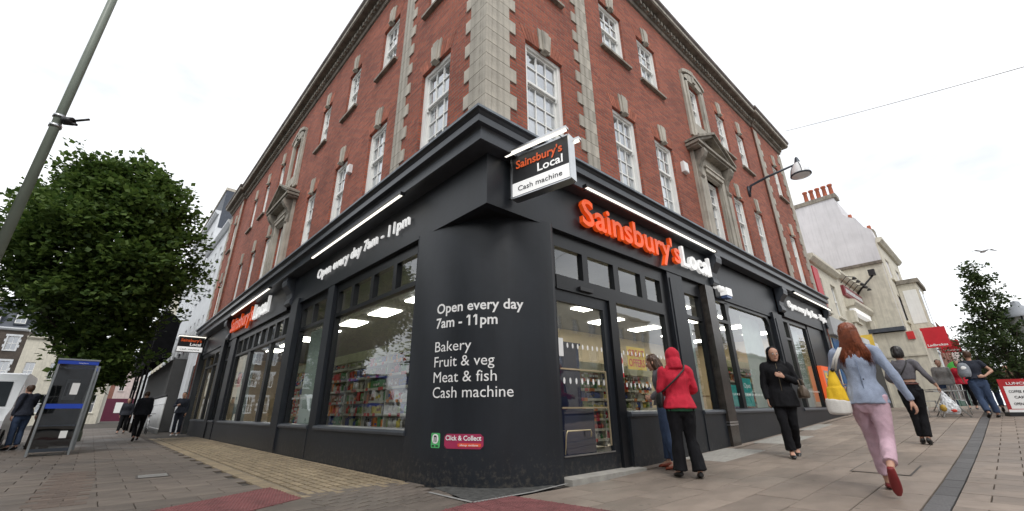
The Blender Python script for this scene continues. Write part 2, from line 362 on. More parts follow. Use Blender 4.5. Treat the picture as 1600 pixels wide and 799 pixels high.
pave2 = mb.build('pavement', JOINT); tag(pave2, kind='structure')
sheet('pavement', -140, -7.95, -9.6, -9.5, -.032, JOINT, kind='structure')
mb = MB(); mb.face([(-30,-9.4,-.115),(-8.05,-9.4,-.115),(-8.05-.0483*140,140,-.115),(-30,140,-.115)]); tag(mb.build('road', ASPH), kind='structure')
sheet('road', -8.0, 60, -16, -9.75, -.115, ASPH, kind='structure')
tag(sheet('pavement', -140, 60, -26, -16.1, 0.0, PAVE_TS), kind='structure')
KF = frame((-7.9, 0, 0), uL, nL)
mb = MB()
for i in range(60):
    mb.box(KF, -9+i*1.2, -9+i*1.2+1.19, 0, .15, -.12, .012)
mb.build('kerb', KERB, pave2, kind='stuff')

def unit_slab(name, m, bev=.006, ribs=0):
    """a 1 x 1 slab, top at z=0, 1 deep; scaled per piece"""
    mb = MB(); b = .5; i = .5-bev
    mb.face([(-i,-i,0),(i,-i,0),(i,i,0),(-i,i,0)])
    for a, c in (((-1,-1),(1,-1)),((1,-1),(1,1)),((1,1),(-1,1)),((-1,1),(-1,-1))):
        mb.face([(a[0]*b,a[1]*b,-.22),(c[0]*b,c[1]*b,-.22),(c[0]*i,c[1]*i,0),(a[0]*i,a[1]*i,0)])
        mb.face([(a[0]*b,a[1]*b,-1),(c[0]*b,c[1]*b,-1),(c[0]*b,c[1]*b,-.22),(a[0]*b,a[1]*b,-.22)])
    o = mb.build(name, m); me = o.data; bpy.data.objects.remove(o); return me
def lay(name, pieces, m, ms, parent, limit=300, thick=.028, raise_=0.0):
    """pieces: (cx, cy, lx, ly, rz). nearest seen ones as objects, the rest joined"""
    me = unit_slab(name, m)
    ps = []
    for q in pieces:
        c = Vector((q[0], q[1], gz(q[0]))); ps.append(((c-CAMP).length - (0 if inview(c, 30) else 1e4), q))
    seen = sorted([p for p in ps if inview((p[1][0], p[1][1], gz(p[1][0])), 30)], key=lambda a: a[0])
    near = seen[:limit]; ids = set(id(p) for p in near); rest = [p for p in ps if id(p) not in ids]
    for _, (x, y, lx, ly, rz) in near:
        sl_ = math.atan2(gz(x+.1)-gz(x-.1), .2)
        share(me, name, parent, (x, y, gz(x)+raise_+R.uniform(-.0016,.0016)), (R.uniform(-.0015,.0015), -sl_+R.uniform(-.0015,.0015), rz+R.uniform(-.003,.003)), (lx, ly, thick))
    if rest:
        mb = MB()
        for _, (x, y, lx, ly, rz) in rest:
            c, s_ = math.cos(rz)/2, math.sin(rz)/2
            pts = [(x-lx*c+ly*s_, y-lx*s_-ly*c), (x+lx*c+ly*s_, y+lx*s_-ly*c), (x+lx*c-ly*s_, y+lx*s_+ly*c), (x-lx*c-ly*s_, y-lx*s_+ly*c)]
            v = R.uniform(.01, 1); top = [(a, b, gz(a)+raise_) for a, b in pts]
            mb.face(top, var=v)
            for i in range(4):
                a, b = top[i], top[(i+1) % 4]
                mb.face([(a[0],a[1],a[2]-thick),(b[0],b[1],b[2]-thick),b,a], var=v)
        mb.build(name, ms, parent, recalc=False, kind='stuff')
def inpoly(x, y, P):
    r = False; n = len(P)
    for i in range(n):
        a, b = P[i], P[i-1]
        if (a[1] > y) != (b[1] > y) and x < (b[0]-a[0])*(y-a[1])/(b[1]-a[1])+a[0]: r = not r
    return r
RED2 = [(-1.25,-.40),(-.24,-.17),(.29,-.21),(.52,-1.62),(.75,-3.0),(-.6,-3.0)]
RED1 = [(-5.0,.85),(-1.77,2.66),(-1.67,1.50),(-4.6,-.15)]
# large tan slabs between shopfront and channel
P = []
for r in range(7):
    y = -.325 - r*.487; off = (.45 if r % 2 else 0)+.07*r
    for i in range(34):
        x = -.2 + off + i*.95
        P.append((x, y-.18, .938, .475, 0))
lay('paving_slab', P, PAVE_T, PAVE_TS, pave, 300)
P = [(-.2+.3+i*.95, -.02+.0, .94, .28, 0) for i in range(2, 33)]
lay('paving_slab', P, PAVE_T, PAVE_TS, pave, 60)
# small tan pavers beyond the channel
P = []
for i in range(70):
    x = -1.0 + i*.43
    if i % 2: P.append((x, -4.005, .42, .238, 0))
    for j in range(11):
        y = -4.13 - j*.5 - (.25 if i % 2 else 0)
        P.append((x, y, .42, .488, 0))
lay('block_paver', P, PAVE_T, PAVE_TS, pave, 300)
# dark channel
P = [(-1.4+i*.6, -3.775, .592, .19, 0) for i in range(32)]
lay('channel_stone', P, GUTTER, GUTTER, pave, 60, raise_=-.004)
# pale slabs by the pilasters
P = [(5.15+.66*i, -.22-.42*j, .65, .41, 0) for i in range(3) for j in range(2)] + [(8.4+.66*i, -.3-.4*j, .65, .39, 0) for i in range(3) for j in range(2)] + [(12+.66*i, -.3, .65, .39, 0) for i in range(3)]
lay('pale_slab', P, PAVE_W, PAVE_W, pave, 60, raise_=.004)
# grey flags on the left street
P = []
for i in range(16):
    for j in range(110):
        yy = -8.6 + j*.46
        xx = -.62 - i*.46*1.35 - .0483*max(0, yy)*1.0 + (.0 if j % 2 else .31)
        if yy > 1.6 and xx > -1.62-.0483*yy: continue
        P.append((xx, yy, .612, .452, rad(2.76)))
lay('flagstone', P, PAVE_G, PAVE_GS, pave2, 300)
P = [(.05+.3*i-.5, -.2-.3*j, .29, .29, 0) for i in range(0) for j in range(0)]
# mauve setts at the foot of the rounded pier
P = []
for i in range(12):
    for j in range(8):
        x = -1.55+i*.21+(.1 if j % 2 else 0); y = 1.86-j*.21
        if x > -.28 or inpoly(x, y, RED2): continue
        P.append((x, y, .2, .2, rad(20)))
lay('grey_sett', P, PAVE_G, PAVE_GS, pave2, 100, raise_=.005)
# buff ribbed strip along the left front: border slabs and raised bars
P = []; B = []
for i in range(44):
    s0 = 1.75 + i*.42
    for k in range(2 if s0 < 2.1 else 1):
        q = LF(s0+.21, 1.62, 0); P.append((q.x, q.y, .2, .414, rad(2.76)))
    for j in range(11):
        q = LF(s0+.21, .10+.13*j, 0)
        if s0 < 2.35 and j > 11-1: continue
        B.append((q.x, q.y, .098, .37, rad(2.76)))
q = [LF(1.66, .2+.21*k, 0) for k in range(8)]
P += [(a.x, a.y, .2, .2, rad(2.76)) for a in q]
lay('border_slab', P, PAVE_Y, PAVE_YS, pave2, 60, raise_=.004)
lay('ribbed_bar', B, PAVE_Y, PAVE_YS, pave2, 300, raise_=.006)
mb = MB(); mb.face([LF(1.75, .02, -.014), LF(20.3, .02, -.014), LF(20.3, 1.55, -.014), LF(1.75, 1.55, -.014)])
mb.build('ribbed_bed', mat('buff_bed', (.17,.14,.10), .9, var=.3, vscale=9), pave2)
# red blister slabs
def clip(poly, P):
    out = poly
    area = sum(P[i][0]*P[(i+1)%len(P)][1]-P[(i+1)%len(P)][0]*P[i][1] for i in range(len(P)))
    Q = P if area > 0 else P[::-1]
    for i in range(len(Q)):
        a, b = Q[i], Q[(i+1) % len(Q)]; sd = lambda p: (b[0]-a[0])*(p[1]-a[1])-(b[1]-a[1])*(p[0]-a[0])
        new = []
        for j in range(len(out)):
            p, q = out[j-1], out[j]; sp, sq = sd(p), sd(q)
            if (sp < 0) != (sq < 0): t = sp/(sp-sq); new.append((p[0]+(q[0]-p[0])*t, p[1]+(q[1]-p[1])*t))
            if sq >= 0: new.append(q)
        out = new
        if not out: return []
    return out
def blister(poly, ang, o):
    c, s_ = math.cos(ang), math.sin(ang); st = MB()
    for i in range(-22, 22):
        for j in range(-22, 22):
            w = lambda u, v: (o[0]+c*u-s_*v, o[1]+s_*u+c*v)
            u0, v0 = i*.3+.003, j*.3+.003
            q = clip([w(u0,v0), w(u0+.294,v0), w(u0+.294,v0+.294), w(u0,v0+.294)], poly)
            if len(q) < 3 or not inview((q[0][0], q[0][1], 0), 200): continue
            mb = MB(); top = [(x, y, gz(x)+.008) for x, y in q]; mb.face(top)
            for k in range(len(q)): a, b = top[k-1], top[k]; mb.face([(a[0],a[1],a[2]-.03),(b[0],b[1],b[2]-.03),b,a])
            mb.build('tactile_slab', PAVE_R, pave2, recalc=False)
            for a in range(6):
                for b in range(6):
                    X, Y = w(u0+.025+a*.049, v0+.025+b*.049)
                    if not inpoly(X, Y, poly): continue
                    z = gz(X)+.008; r = .015; tp = [(X+r*.6*math.cos(t), Y+r*.6*math.sin(t), z+.006) for t in (0,1.57,3.14,4.71)]; bt = [(X+r*math.cos(t), Y+r*math.sin(t), z-.001) for t in (0,1.57,3.14,4.71)]
                    st.face(tp)
                    for k in range(4): st.face([bt[k], bt[(k+1)%4], tp[(k+1)%4], tp[k]])
    st.build('blister', PAVE_R, pave2, recalc=False, kind='stuff')
blister(RED1, math.atan2(1.81, 3.23), (-1.77, 2.66))
blister([(-1.6,-.48),(-.24,-.17),(.29,-.21),(.52,-1.62),(.7,-3.0),(-.9,-3.0)], rad(-9), (.29,-.21))
# dark grating plate and pale edging round the pier foot
mb = MB(); P = [(-.10,1.0),(-.28,-.13),(-.20,-.16),(.60,-.17),(1.2,-.10),(1.2,.3),(.3,.9)]
mb.face([(x, y, .006) for x, y in P]); mb.build('pier_footing', mat('dark_footing', (.055,.055,.052), .8, var=.6, vscale=11, bump=.5), pave2)
mb = MB()
for a, b in (((-.34,.72),(-.30,-.20)),((-.30,-.20),(.62,-.22)),((.62,-.22),(1.42,-.10))):
    d = Vector((b[0]-a[0], b[1]-a[1], 0)).normalized(); n = Vector((-d.y, d.x, 0))*.026; A_, B_ = Vector((*a,.012)), Vector((*b,.012)); mb.face([A_-n, B_-n, B_+n, A_+n])
mb.build('pale_edging', KERB, pave2)

# recessed inspection cover in the tan slabs, and a strip of old brown setts on the left
COV = mat('cover_frame', (.07,.062,.055), .7, var=.3)
e = empty('inspection_cover', 'recessed paving inspection cover with dark metal frame in the tan slabs', 'manhole cover')
def gp(x0, x1, y0, y1, dz): return [(x0,y0,gz(x0)+dz),(x1,y0,gz(x1)+dz),(x1,y1,gz(x1)+dz),(x0,y1,gz(x0)+dz)]
mb = MB(); mb.face(gp(4.9,6.0,-3.35,-2.65,.006)); mb.build('frame', COV, e); mb = MB(); mb.face(gp(4.92,5.98,-3.33,-2.67,.009)); mb.build('infill_slab', PAVE_T, e)
e = empty('drain_cover', 'small square cast iron drain cover on the left pavement', 'drain cover')
mb = MB(); mb.face(gp(-3.2,-2.75,5.2,5.65,.008)); mb.build('frame', COV, e)
for k in range(6): mb = MB(); mb.box(WF, -3.17, -2.78, 5.23+k*.07, 5.27+k*.07, .009, .014); mb.build('bar', KERB, e, recalc=False)
P = [(-4.0-.115*(j % 2)+.23*i-.02*j*.2, 3.1+j*.21, .22, .2, rad(2.76)) for i in range(2) for j in range(20)]
BRS = mat('brown_sett', (.115,.084,.066), .75, var=.3, vscale=4, bump=.4, rnd=.2, objrnd=True)
lay('brown_sett', P, BRS, BRS, pave2, 60, raise_=.004)
# ================================================================== THE BRICK BUILDING
BLD = empty('corner_shop_building', 'three storey red brick corner building with stone quoins above a charcoal shopfront', 'building')
ER, EL = .06, .10              # how far the end bays stand proud
def sweep(mb, prof, stations, closed=True, mi=0):
    rows = [[Vector(st(d)) + Z_*z for d, z in prof] for st in stations]
    n = len(prof); acc = 0
    for i in range(len(rows)-1):
        L = (rows[i+1][0]-rows[i][0]).length
        for j in range(n if closed else n-1):
            k = (j+1) % n
            mb.face([rows[i][j], rows[i+1][j], rows[i+1][k], rows[i][k]], [(acc,prof[j][1]),(acc+L,prof[j][1]),(acc+L,prof[k][1]),(acc,prof[k][1])], mi)
        acc += L
    if closed:
        mb.face(rows[0], None, mi); mb.face(list(reversed(rows[-1])), None, mi)
def wall(F, u0, u1, d, z0, z1, holes, mb, reveal=.11, mi=0):
    us = sorted({u0, u1} | {x for h in holes for x in h[:2]}); zs = sorted({z0, z1} | {x for h in holes for x in h[2:]})
    for a, b in zip(us, us[1:]):
        for c, e in zip(zs, zs[1:]):
            m_, n_ = (a+b)/2, (c+e)/2
            if any(h[0] < m_ < h[1] and h[2] < n_ < h[3] for h in holes): continue
            mb.face([F(a,d,c),F(b,d,c),F(b,d,e),F(a,d,e)], [(a,c),(b,c),(b,e),(a,e)], mi)
    for a, b, c, e in holes:
        k = d-reveal
        mb.face([F(a,d,c),F(a,k,c),F(a,k,e),F(a,d,e)], [(0,c),(reveal,c),(reveal,e),(0,e)], mi)
        mb.face([F(b,k,c),F(b,d,c),F(b,d,e),F(b,k,e)], [(0,c),(reveal,c),(reveal,e),(0,e)], mi)
        mb.face([F(a,d,e),F(a,k,e),F(b,k,e),F(b,d,e)], [(a,0),(a,reveal),(b,reveal),(b,0)], mi)
        mb.face([F(a,k,c),F(a,d,c),F(b,d,c),F(b,k,c)], [(a,0),(a,reveal),(b,reveal),(b,0)], mi)
Z1a, Z1b, Z2a, Z2b = 5.50, 8.05, 9.93, 11.66
WR1 = [(.88,1.97),(3.85,4.86),(5.76,6.74),(8.52,9.58),(10.87,11.8),(12.7,13.6),(16.42,17.3)]
WR2 = [(.88,1.97),(3.77,4.81),(5.6,6.63),(8.62,9.48),(10.85,11.72),(12.7,13.58),(16.55,17.4)]
WL1 = [(1.09,2.17),(3.98,5.0),(6.38,7.33),(8.9,9.83),(11.77,12.83),(14.05,15.0),(16.45,17.36),(18.85,19.72),(23.15,24.0)]
WL2 = [(1.09,2.17),(3.92,4.86),(6.4,7.3),(8.83,9.7),(11.88,12.72),(14.1,14.95),(16.5,17.33),(18.75,19.6),(23.0,23.85)]
mb = MB()
for F, n1, n2, a, b, e, E_ in ((RF, WR1, WR2, 3.0, 15.0, ER, 18.43), (LF, WL1, WL2, 3.27, 22.3, EL, 25.45)):
    ext = .0
    for u0, u1, d in ((None, a, e), (a, b, 0), (b, E_, e)):
        if u0 is None: u0 = 0.0
        H = [(x, y, Z1a, Z1b) for x, y in n1 if u0 < x < u1] + [(x, y, Z2a, Z2b) for x, y in n2 if u0 < x < u1]
        wall(F, u0, u1, d, 5.46, 13.2, H, mb)
    for x, s in ((a, 1), (b, -1)):          # step returns
        mb.face([F(x,0,5.46),F(x,e,5.46),F(x,e,13.2),F(x,0,13.2)], [(0,4.9),(e,4.9),(e,13.2),(0,13.2)])
m0 = miter(ER, EL); o_r = RF(0, ER, 0); o_l = LF(0, EL, 0)
mb.face([o_l+Z_*5.46, m0+Z_*5.46, m0+Z_*13.2, o_l+Z_*13.2]); mb.face([m0+Z_*5.46, o_r+Z_*5.46, o_r+Z_*13.2, m0+Z_*13.2])
# far ends and rear
for q in ([RF(18.43,ER,0), RF(18.43,-10,0)], [RF(18.43,-10,0), RF(9.5,-10,0)], [RF(9.5,-10,0), LF(25.45,-9,0)], [LF(25.45,-9,0), LF(25.45,EL,0)]):
    mb.face([q[0], q[1], q[1]+Z_*13.3, q[0]+Z_*13.3], [(0,0),((q[1]-q[0]).length,0),((q[1]-q[0]).length,13.3),(0,13.3)])
mb.build('brick_wall', RED_BRICK, BLD, recalc=False)
mb = MB(); mb.face([LF(25.45,0,13.3), m0+Z_*13.3, RF(18.43,0,13.3), RF(18.43,-10,13.3), RF(9.5,-10,13.3), LF(25.45,-9,13.3)]); mb.build('roof', LEAD, BLD)
# parapet cornice
def stn(e=True):
    return [lambda d: LF(25.45+d, -1, 0), lambda d: LF(25.45+d, d+EL, 0), lambda d: LF(22.3-d, d+EL, 0), lambda d: LF(22.3-d, d, 0),
            lambda d: LF(3.27+d, d, 0), lambda d: LF(3.27+d, d+EL, 0), lambda d: miter(d+ER, d+EL), lambda d: RF(3.0+d, d+ER, 0), lambda d: RF(3.0+d, d, 0),
            lambda d: RF(15.0-d, d, 0), lambda d: RF(15.0-d, d+ER, 0), lambda d: RF(18.43+d, d+ER, 0), lambda d: RF(18.43+d, -1, 0)]
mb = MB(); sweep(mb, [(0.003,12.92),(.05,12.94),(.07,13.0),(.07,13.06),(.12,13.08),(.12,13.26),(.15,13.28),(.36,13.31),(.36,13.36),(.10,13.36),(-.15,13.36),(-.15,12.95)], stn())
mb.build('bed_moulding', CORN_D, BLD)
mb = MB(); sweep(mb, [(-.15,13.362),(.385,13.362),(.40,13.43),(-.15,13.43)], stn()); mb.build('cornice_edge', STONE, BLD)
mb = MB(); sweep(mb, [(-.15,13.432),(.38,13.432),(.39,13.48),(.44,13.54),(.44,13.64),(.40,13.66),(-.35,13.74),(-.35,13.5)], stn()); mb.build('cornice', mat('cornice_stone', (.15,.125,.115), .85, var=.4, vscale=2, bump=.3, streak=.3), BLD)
mb = MB()
for F, a, b, e, E_ in ((RF,3.0,15.0,ER,18.43),(LF,3.27,22.3,EL,25.45)):
    u = .2
    while u < E_:
        d = e if (u < a or u > b-.1) else 0
        mb.box(F, u, u+.11, d+.06, d+.19, 13.09, 13.24); u += .21
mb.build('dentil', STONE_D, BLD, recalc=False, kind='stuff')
# quoins
def blockmesh(name, w, d, h, m, back=.05):
    mb = MB(); c = .005
    F = WF; mb.box(F, 0, w, -d, back, 0, h)
    o = mb.build(name, m, weld=True); bm = bmesh.new(); bm.from_mesh(o.data)
    bmesh.ops.bevel(bm, geom=[e for e in bm.edges if min(v.co.y for v in e.verts) < -d+1e-4], offset=c, segments=1, affect='EDGES')
    bm.to_mesh(o.data); bm.free(); me = o.data; bpy.data.objects.remove(o); return me
ANG_R, ANG_L = 0.0, math.atan2(-uL.y, -uL.x)   # an object whose local +x runs along the wall and -y outwards
QH = .3054
def Lbase(s, d, z): return LF(s, d, z)
def quoin_mesh(wr, wl):
    mb = MB(); h = QH-.004; pr = .028
    c = miter(ER+pr, EL+pr); P = [RF(wr, ER-.05, 0), RF(wr, ER+pr, 0), c, LF(wl, EL+pr, 0), LF(wl, EL-.05, 0), miter(ER-.05, EL-.05)]
    mb.face(P); mb.face([p+Z_*h for p in reversed(P)])
    for i in range(len(P)):
        a, b = P[i], P[(i+1) % len(P)]; mb.face([a, b, b+Z_*h, a+Z_*h])
    o = mb.build('quoin_stone', STONE, weld=True)
    bm = bmesh.new(); bm.from_mesh(o.data)
    bmesh.ops.bevel(bm, geom=[e for e in bm.edges if e.calc_face_angle(0) > .5], offset=.005, segments=1, affect='EDGES'); bm.to_mesh(o.data); bm.free()
    me = o.data; bpy.data.objects.remove(o); return me
qa, qb = quoin_mesh(.44, .40), quoin_mesh(.60, .56)
z = 5.47; i = 0
while z < 12.6:
    share(qa if i % 2 else qb, 'quoin_stone', BLD, (0, 0, z)); z += QH; i += 1
sa, sb = blockmesh('quoin_stone', .40, .028, QH-.004, STONE), blockmesh('quoin_stone', .58, .028, QH-.004, STONE)
def strip(F, x, side, e, z0=5.47):
    z = z0; i = 0
    while z < 12.6:
        w_ = .58 if i % 2 == 0 else .40
        me = sb if i % 2 == 0 else sa
        if F is RF:
            u = x if side > 0 else x-w_
            share(me, 'quoin_stone', BLD, RF(u, e, z), (0, 0, 0))
        else:                                  # local +x runs towards smaller s
            u = x+w_ if side > 0 else x
            share(me, 'quoin_stone', BLD, LF(u, e, z), (0, 0, ANG_L))
        z += QH; i += 1
strip(RF, 3.0, -1, ER); strip(RF, 15.0, 1, ER); strip(RF, 18.43, -1, ER)
strip(LF, 3.27, -1, EL); strip(LF, 22.3, 1, EL); strip(LF, 25.45, -1, EL)
# ---- sash windows
def sash(F, a, b, c, e, d, rows_up, rows_lo, mid, fine, cols=3, sill=True, cur=.5):
    fd = d-.10; mb = MB(); fw_ = .095
    mb.box(F, a, a+fw_, fd-.14, fd+.03, c, e); mb.box(F, b-fw_, b, fd-.14, fd+.03, c, e)
    mb.box(F, a+fw_, b-fw_, fd-.14, fd+.03, e-.09, e); mb.box(F, a+fw_, b-fw_, fd-.14, fd+.03, c, c+.07)
    win = mb.build('window', WHITE, BLD, recalc=False)
    ia, ib = a+fw_, b-fw_
    mb = MB()
    for (z0, z1, rows, dd) in ((mid, e-.09, rows_up, fd-.015), (c+.07, mid, rows_lo, fd-.065)):
        st = .045
        mb.box(F, ia, ia+st, dd-.045, dd, z0, z1); mb.box(F, ib-st, ib, dd-.045, dd, z0, z1)
        mb.box(F, ia+st, ib-st, dd-.045, dd, z1-.05, z1); mb.box(F, ia+st, ib-st, dd-.045, dd, z0-.02, z0+.035)
        for k in range(1, cols):
            x = ia+st+(ib-ia-2*st)*k/cols; mb.box(F, x-.013, x+.013, dd-.04, dd-.004, z0+.035, z1-.05)
        for k in range(1, rows):
            zz = z0+.035+(z1-z0-.085)*k/rows; mb.box(F, ia+st, ib-st, dd-.042, dd-.006, zz-.013, zz+.013)
        if fine:
            for k in range(cols):
                for l in range(rows):
                    x0 = ia+st+(ib-ia-2*st)*k/cols+.013; x1 = ia+st+(ib-ia-2*st)*(k+1)/cols-.013
                    q0 = z0+.035+(z1-z0-.085)*l/rows+.013; q1 = z0+.035+(z1-z0-.085)*(l+1)/rows-.013
                    m2 = MB(); t = R.uniform(-.002, .002); s_ = R.uniform(-.002, .002)
                    m2.face([F(x0,dd-.03+t,q0),F(x1,dd-.03-t,q0),F(x1,dd-.03-t+s_,q1),F(x0,dd-.03+t+s_,q1)])
                    m2.build('pane', GLASS_UP, win, recalc=False)
        else:
            m2 = MB(); m2.face([F(ia+st,dd-.03,z0),F(ib-st,dd-.03,z0),F(ib-st,dd-.03,z1),F(ia+st,dd-.03,z1)]); m2.build('pane', GLASS_UP, win, recalc=False)
    # sash horns
    for x in (ia+.02, ib-.04): mb.box(F, x, x+.025, fd-.05, fd-.01, mid-.1, mid)
    mb.build('glazing_bar', WHITE, win, recalc=False)
    m2 = MB()
    zc = min(e-.02, c+.05+(e-c)*cur); n = 10
    for k in range(n):                       # pleated net curtain behind the lower sash
        x0 = ia+(ib-ia)*k/n; x1 = ia+(ib-ia)*(k+1)/n; o0 = .02*(k % 2)
        m2.face([F(x0,fd-.095-o0,c),F(x1,fd-.115+o0,c),F(x1,fd-.115+o0,zc),F(x0,fd-.095-o0,zc)])
    m2.build('net_curtain', CURTAIN, win, recalc=False)
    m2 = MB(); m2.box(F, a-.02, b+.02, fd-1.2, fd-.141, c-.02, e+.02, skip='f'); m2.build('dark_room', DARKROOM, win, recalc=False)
    if sill:
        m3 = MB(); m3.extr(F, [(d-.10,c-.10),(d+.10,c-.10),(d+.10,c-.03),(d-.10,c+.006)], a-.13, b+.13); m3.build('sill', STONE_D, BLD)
def keystone(F, x, z, d):
    mb = MB(); h = .50
    for u0, u1, t0, t1, pr in ((-.075,.075,-.10,.10,.06), (-.15,-.077,-.20,-.102,.035), (.077,.15,.102,.20,.035)):
        mb.prism(F, [(x+u0,z-.03),(x+u1,z-.03),(x+t1,z+h),(x+t0,z+h)], d-.04, d+pr)
    mb.box(F, x-.08, x+.08, d-.04, d+.10, z-.06, z-.031)
    mb.build('keystone', STONE, BLD)
def arch(F, a, b, z, d, single):
    n = 13; L = b-a; sp = .17; h = .33; mbs = MB()
    for k in range(n):
        x0 = a + L*k/n; x1 = a + L*(k+1)/n; t0 = a-sp+(L+2*sp)*k/n; t1 = a-sp+(L+2*sp)*(k+1)/n; g = .007
        if abs(k-(n-1)/2) < 1.1: continue
        q = single and MB() or mbs
        q.prism(F, [(x0+g,z+.003),(x1-g,z+.003),(t1-g,z+h),(t0+g,z+h)], d-.03, d+.006)
        if single: q.build('arch_brick', RUBBED, BLD)
    if not single: mbs.build('arch_bricks', RUBBED, BLD, recalc=False, kind='stuff')
for F, n1, n2, a, b, e, cen in ((RF, WR1, WR2, 3.0, 15.0, ER, 3), (LF, WL1, WL2, 3.27, 22.3, EL, 4)):
    for fl, ws in ((1, n1), (2, n2)):
        for i, (x, y) in enumerate(ws):
            d = e if (x < a or x > b) else 0
            near = i < 3 and fl == 1
            if fl == 1: sash(F, x, y, Z1a, Z1b if i != cen else 7.85, d, 2, 4, 7.14, i < 2, sill=False, cur=(1.02,1.02,.95,.6,1.02,.5,1.02,.8,.9)[i])
            else: sash(F, x, y, Z2a, Z2b, d, 2, 2, 10.84, i in (1, 2) and F is RF, sill=(i != cen), cur=(.9,.55,1.02,.6,.9,.8,.6,1.0,.9)[i])
            if i == cen: continue
            zt = Z1b if fl == 1 else Z2b
            keystone(F, (x+y)/2, zt+.03, d); arch(F, x, y, zt, d, near)
# wall fill above the central first floor opening
# ---- stone door-case with pediment, and window surround above
def surround(F, c):
    st = MB(); hw = .62
    for s in (-1, 1):
        st.box(F, c+s*.58, c+s*.80, 0, .14, 5.3, 8.28); st.box(F, c+s*.80, c+s*1.12, 0, .10, 5.3, 8.52)
        st.box(F, c+s*.55, c+s*.58, -.1, .10, 5.3, 7.9)
        st.box(F, c+s*.83, c+s*1.09, .10, .17, 5.3, 7.55)
    st.box(F, c-.80, c+.80, 0, .12, 7.86, 8.52); st.box(F, c-.60, c+.60, .12, .19, 7.92, 8.06); st.box(F, c-.66, c+.66, .12, .22, 8.06, 8.12)
    st.build('door_case', STONE, BLD)
    for s in (-1, 1):                       # consoles
        pr = [(0.10,7.55),(.17,7.56),(.22,7.62),(.20,7.70),(.15,7.78),(.16,7.95),(.24,8.12),(.36,8.25),(.42,8.38),(.40,8.50),(.10,8.50)]
        k = MB(); k.extr(F, pr, c+s*.85-(.0 if s > 0 else .20), c+s*.85+(.20 if s > 0 else 0)); k.build('console', STONE_D, BLD)
    pd = MB(); W_ = 1.36; zb = 8.52; za = 9.42
    def rake(d0, d1, t0, t1, e0):
        for s in (-1, 1):
            pd.prism(F, [(c+s*(W_+e0), zb+.16+t0), (c, za+t0), (c, za+t1), (c+s*(W_+e0), zb+.16+t1)], d0, d1)
    pd.box(F, c-W_+.06, c+W_-.06, 0, .36, zb, zb+.07); pd.box(F, c-W_, c+W_, 0, .42, zb+.07, zb+.16)
    rake(0, .36, -.05, .03, -.03); rake(0, .44, .03, .11, .02)
    pd.build('pediment', STONE_D, BLD)
    t = MB(); t.prism(F, [(c-W_+.1, zb+.16), (c+W_-.1, zb+.16), (c, za-.02)], 0, .10); t.build('tympanum', STONE, BLD)
    u = MB()                                # upper architrave, segmental head
    for s in (-1, 1):
        u.box(F, c+s*.47, c+s*.62, 0, .10, 9.30, 11.72); u.box(F, c+s*.62, c+s*.80, 0, .07, 9.30, 11.86)
    n = 8
    for k in range(n):
        t0, t1 = -1+2*k/n, -1+2*(k+1)/n; f = lambda t: .26*(1-t*t)
        u.prism(F, [(c+.62*t0, 11.60+f(t0)*.5), (c+.62*t1, 11.60+f(t1)*.5), (c+.62*t1, 11.84+f(t1)), (c+.62*t0, 11.84+f(t0))], 0, .10)
        u.prism(F, [(c+.80*t0, 11.845+f(t0)), (c+.80*t1, 11.845+f(t1)), (c+.80*t1, 11.98+f(t1)), (c+.80*t0, 11.98+f(t0))], 0, .13)
    u.box(F, c-.44, c+.44, -.08, .07, 9.55, 9.93)
    u.build('window_surround', STONE, BLD, recalc=True)
    keystone(F, c, 11.82, .06)
surround(RF, 9.05); surround(LF, 12.30)
# small wall fittings
def wallbox(F, u, z, label, w_=.26, h=.34, d=0):
    mb = MB(); mb.box(F, u-w_/2, u+w_/2, d, d+.10, z-h/2, z+h/2); mb.box(F, u-w_/2+.02, u+w_/2-.02, d+.10, d+.112, z-h/2+.02, z+h/2-.06)
    tag(mb.build('alarm_box', PRINTWHITE, recalc=False), label, 'alarm box')
wallbox(RF, 7.25, 7.62, 'small white alarm box on the brick wall left of the right hand pediment door case')
wallbox(LF, 6.0, 7.42, 'small white alarm box on the left brick face between two first floor windows', .18, .26)
# ================================================================== SHOPFRONT
def cst(a=18.72, b=25.5):
    k = lambda d: d+.12*min(1, max(0, d)/.3)
    return [lambda d: LF(b, k(d), 0), lambda d: miter(d, k(d)), lambda d: RF(a, d, 0)]
mb = MB(); sweep(mb, [(-.02,5.66),(.36,5.50),(.36,5.455),(-.02,5.44)], cst()); mb.build('lead_flashing', LEAD, BLD)
mb = MB(); sweep(mb, [(-.02,5.438),(.34,5.452),(.345,5.44),(.315,5.43),(.275,5.385),(.27,5.37),(.30,5.36),(.305,5.35),(.305,5.235),(.23,5.225),(.215,5.20),(.21,5.17),(.225,5.155),(.225,4.99),(.19,4.98),(-.02,4.97)], cst()); mb.build('shop_cornice', CHAR_B, BLD)
FB = 4.05
mb = MB(); sweep(mb, [(-.10,4.969),(0,4.969),(0,FB),(-.16,FB)], [lambda d: LF(9.3, d, 0), lambda d: miter(d, d), lambda d: RF(7.64, d, 0)])
sweep(mb, [(-.12,4.969),(.0,4.969),(0,FB),(-.16,FB)], [lambda d: LF(17.85, d, 0), lambda d: LF(9.85, d, 0)])
sweep(mb, [(-.12,4.969),(-.04,4.969),(-.04,FB),(-.16,FB)], [lambda d: LF(25.4, d, 0), lambda d: LF(18.4, d, 0)])
sweep(mb, [(-.14,4.969),(-.06,4.969),(-.06,3.84),(-.16,3.84)], [lambda d: RF(8.0, d, 0), lambda d: RF(12.85, d, 0)])
sweep(mb, [(-.14,4.969),(0,4.969),(0,4.0),(-.16,4.0)], [lambda d: RF(13.3, d, 0), lambda d: RF(18.45, d, 0)])
mb.build('fascia', CHAR, BLD)
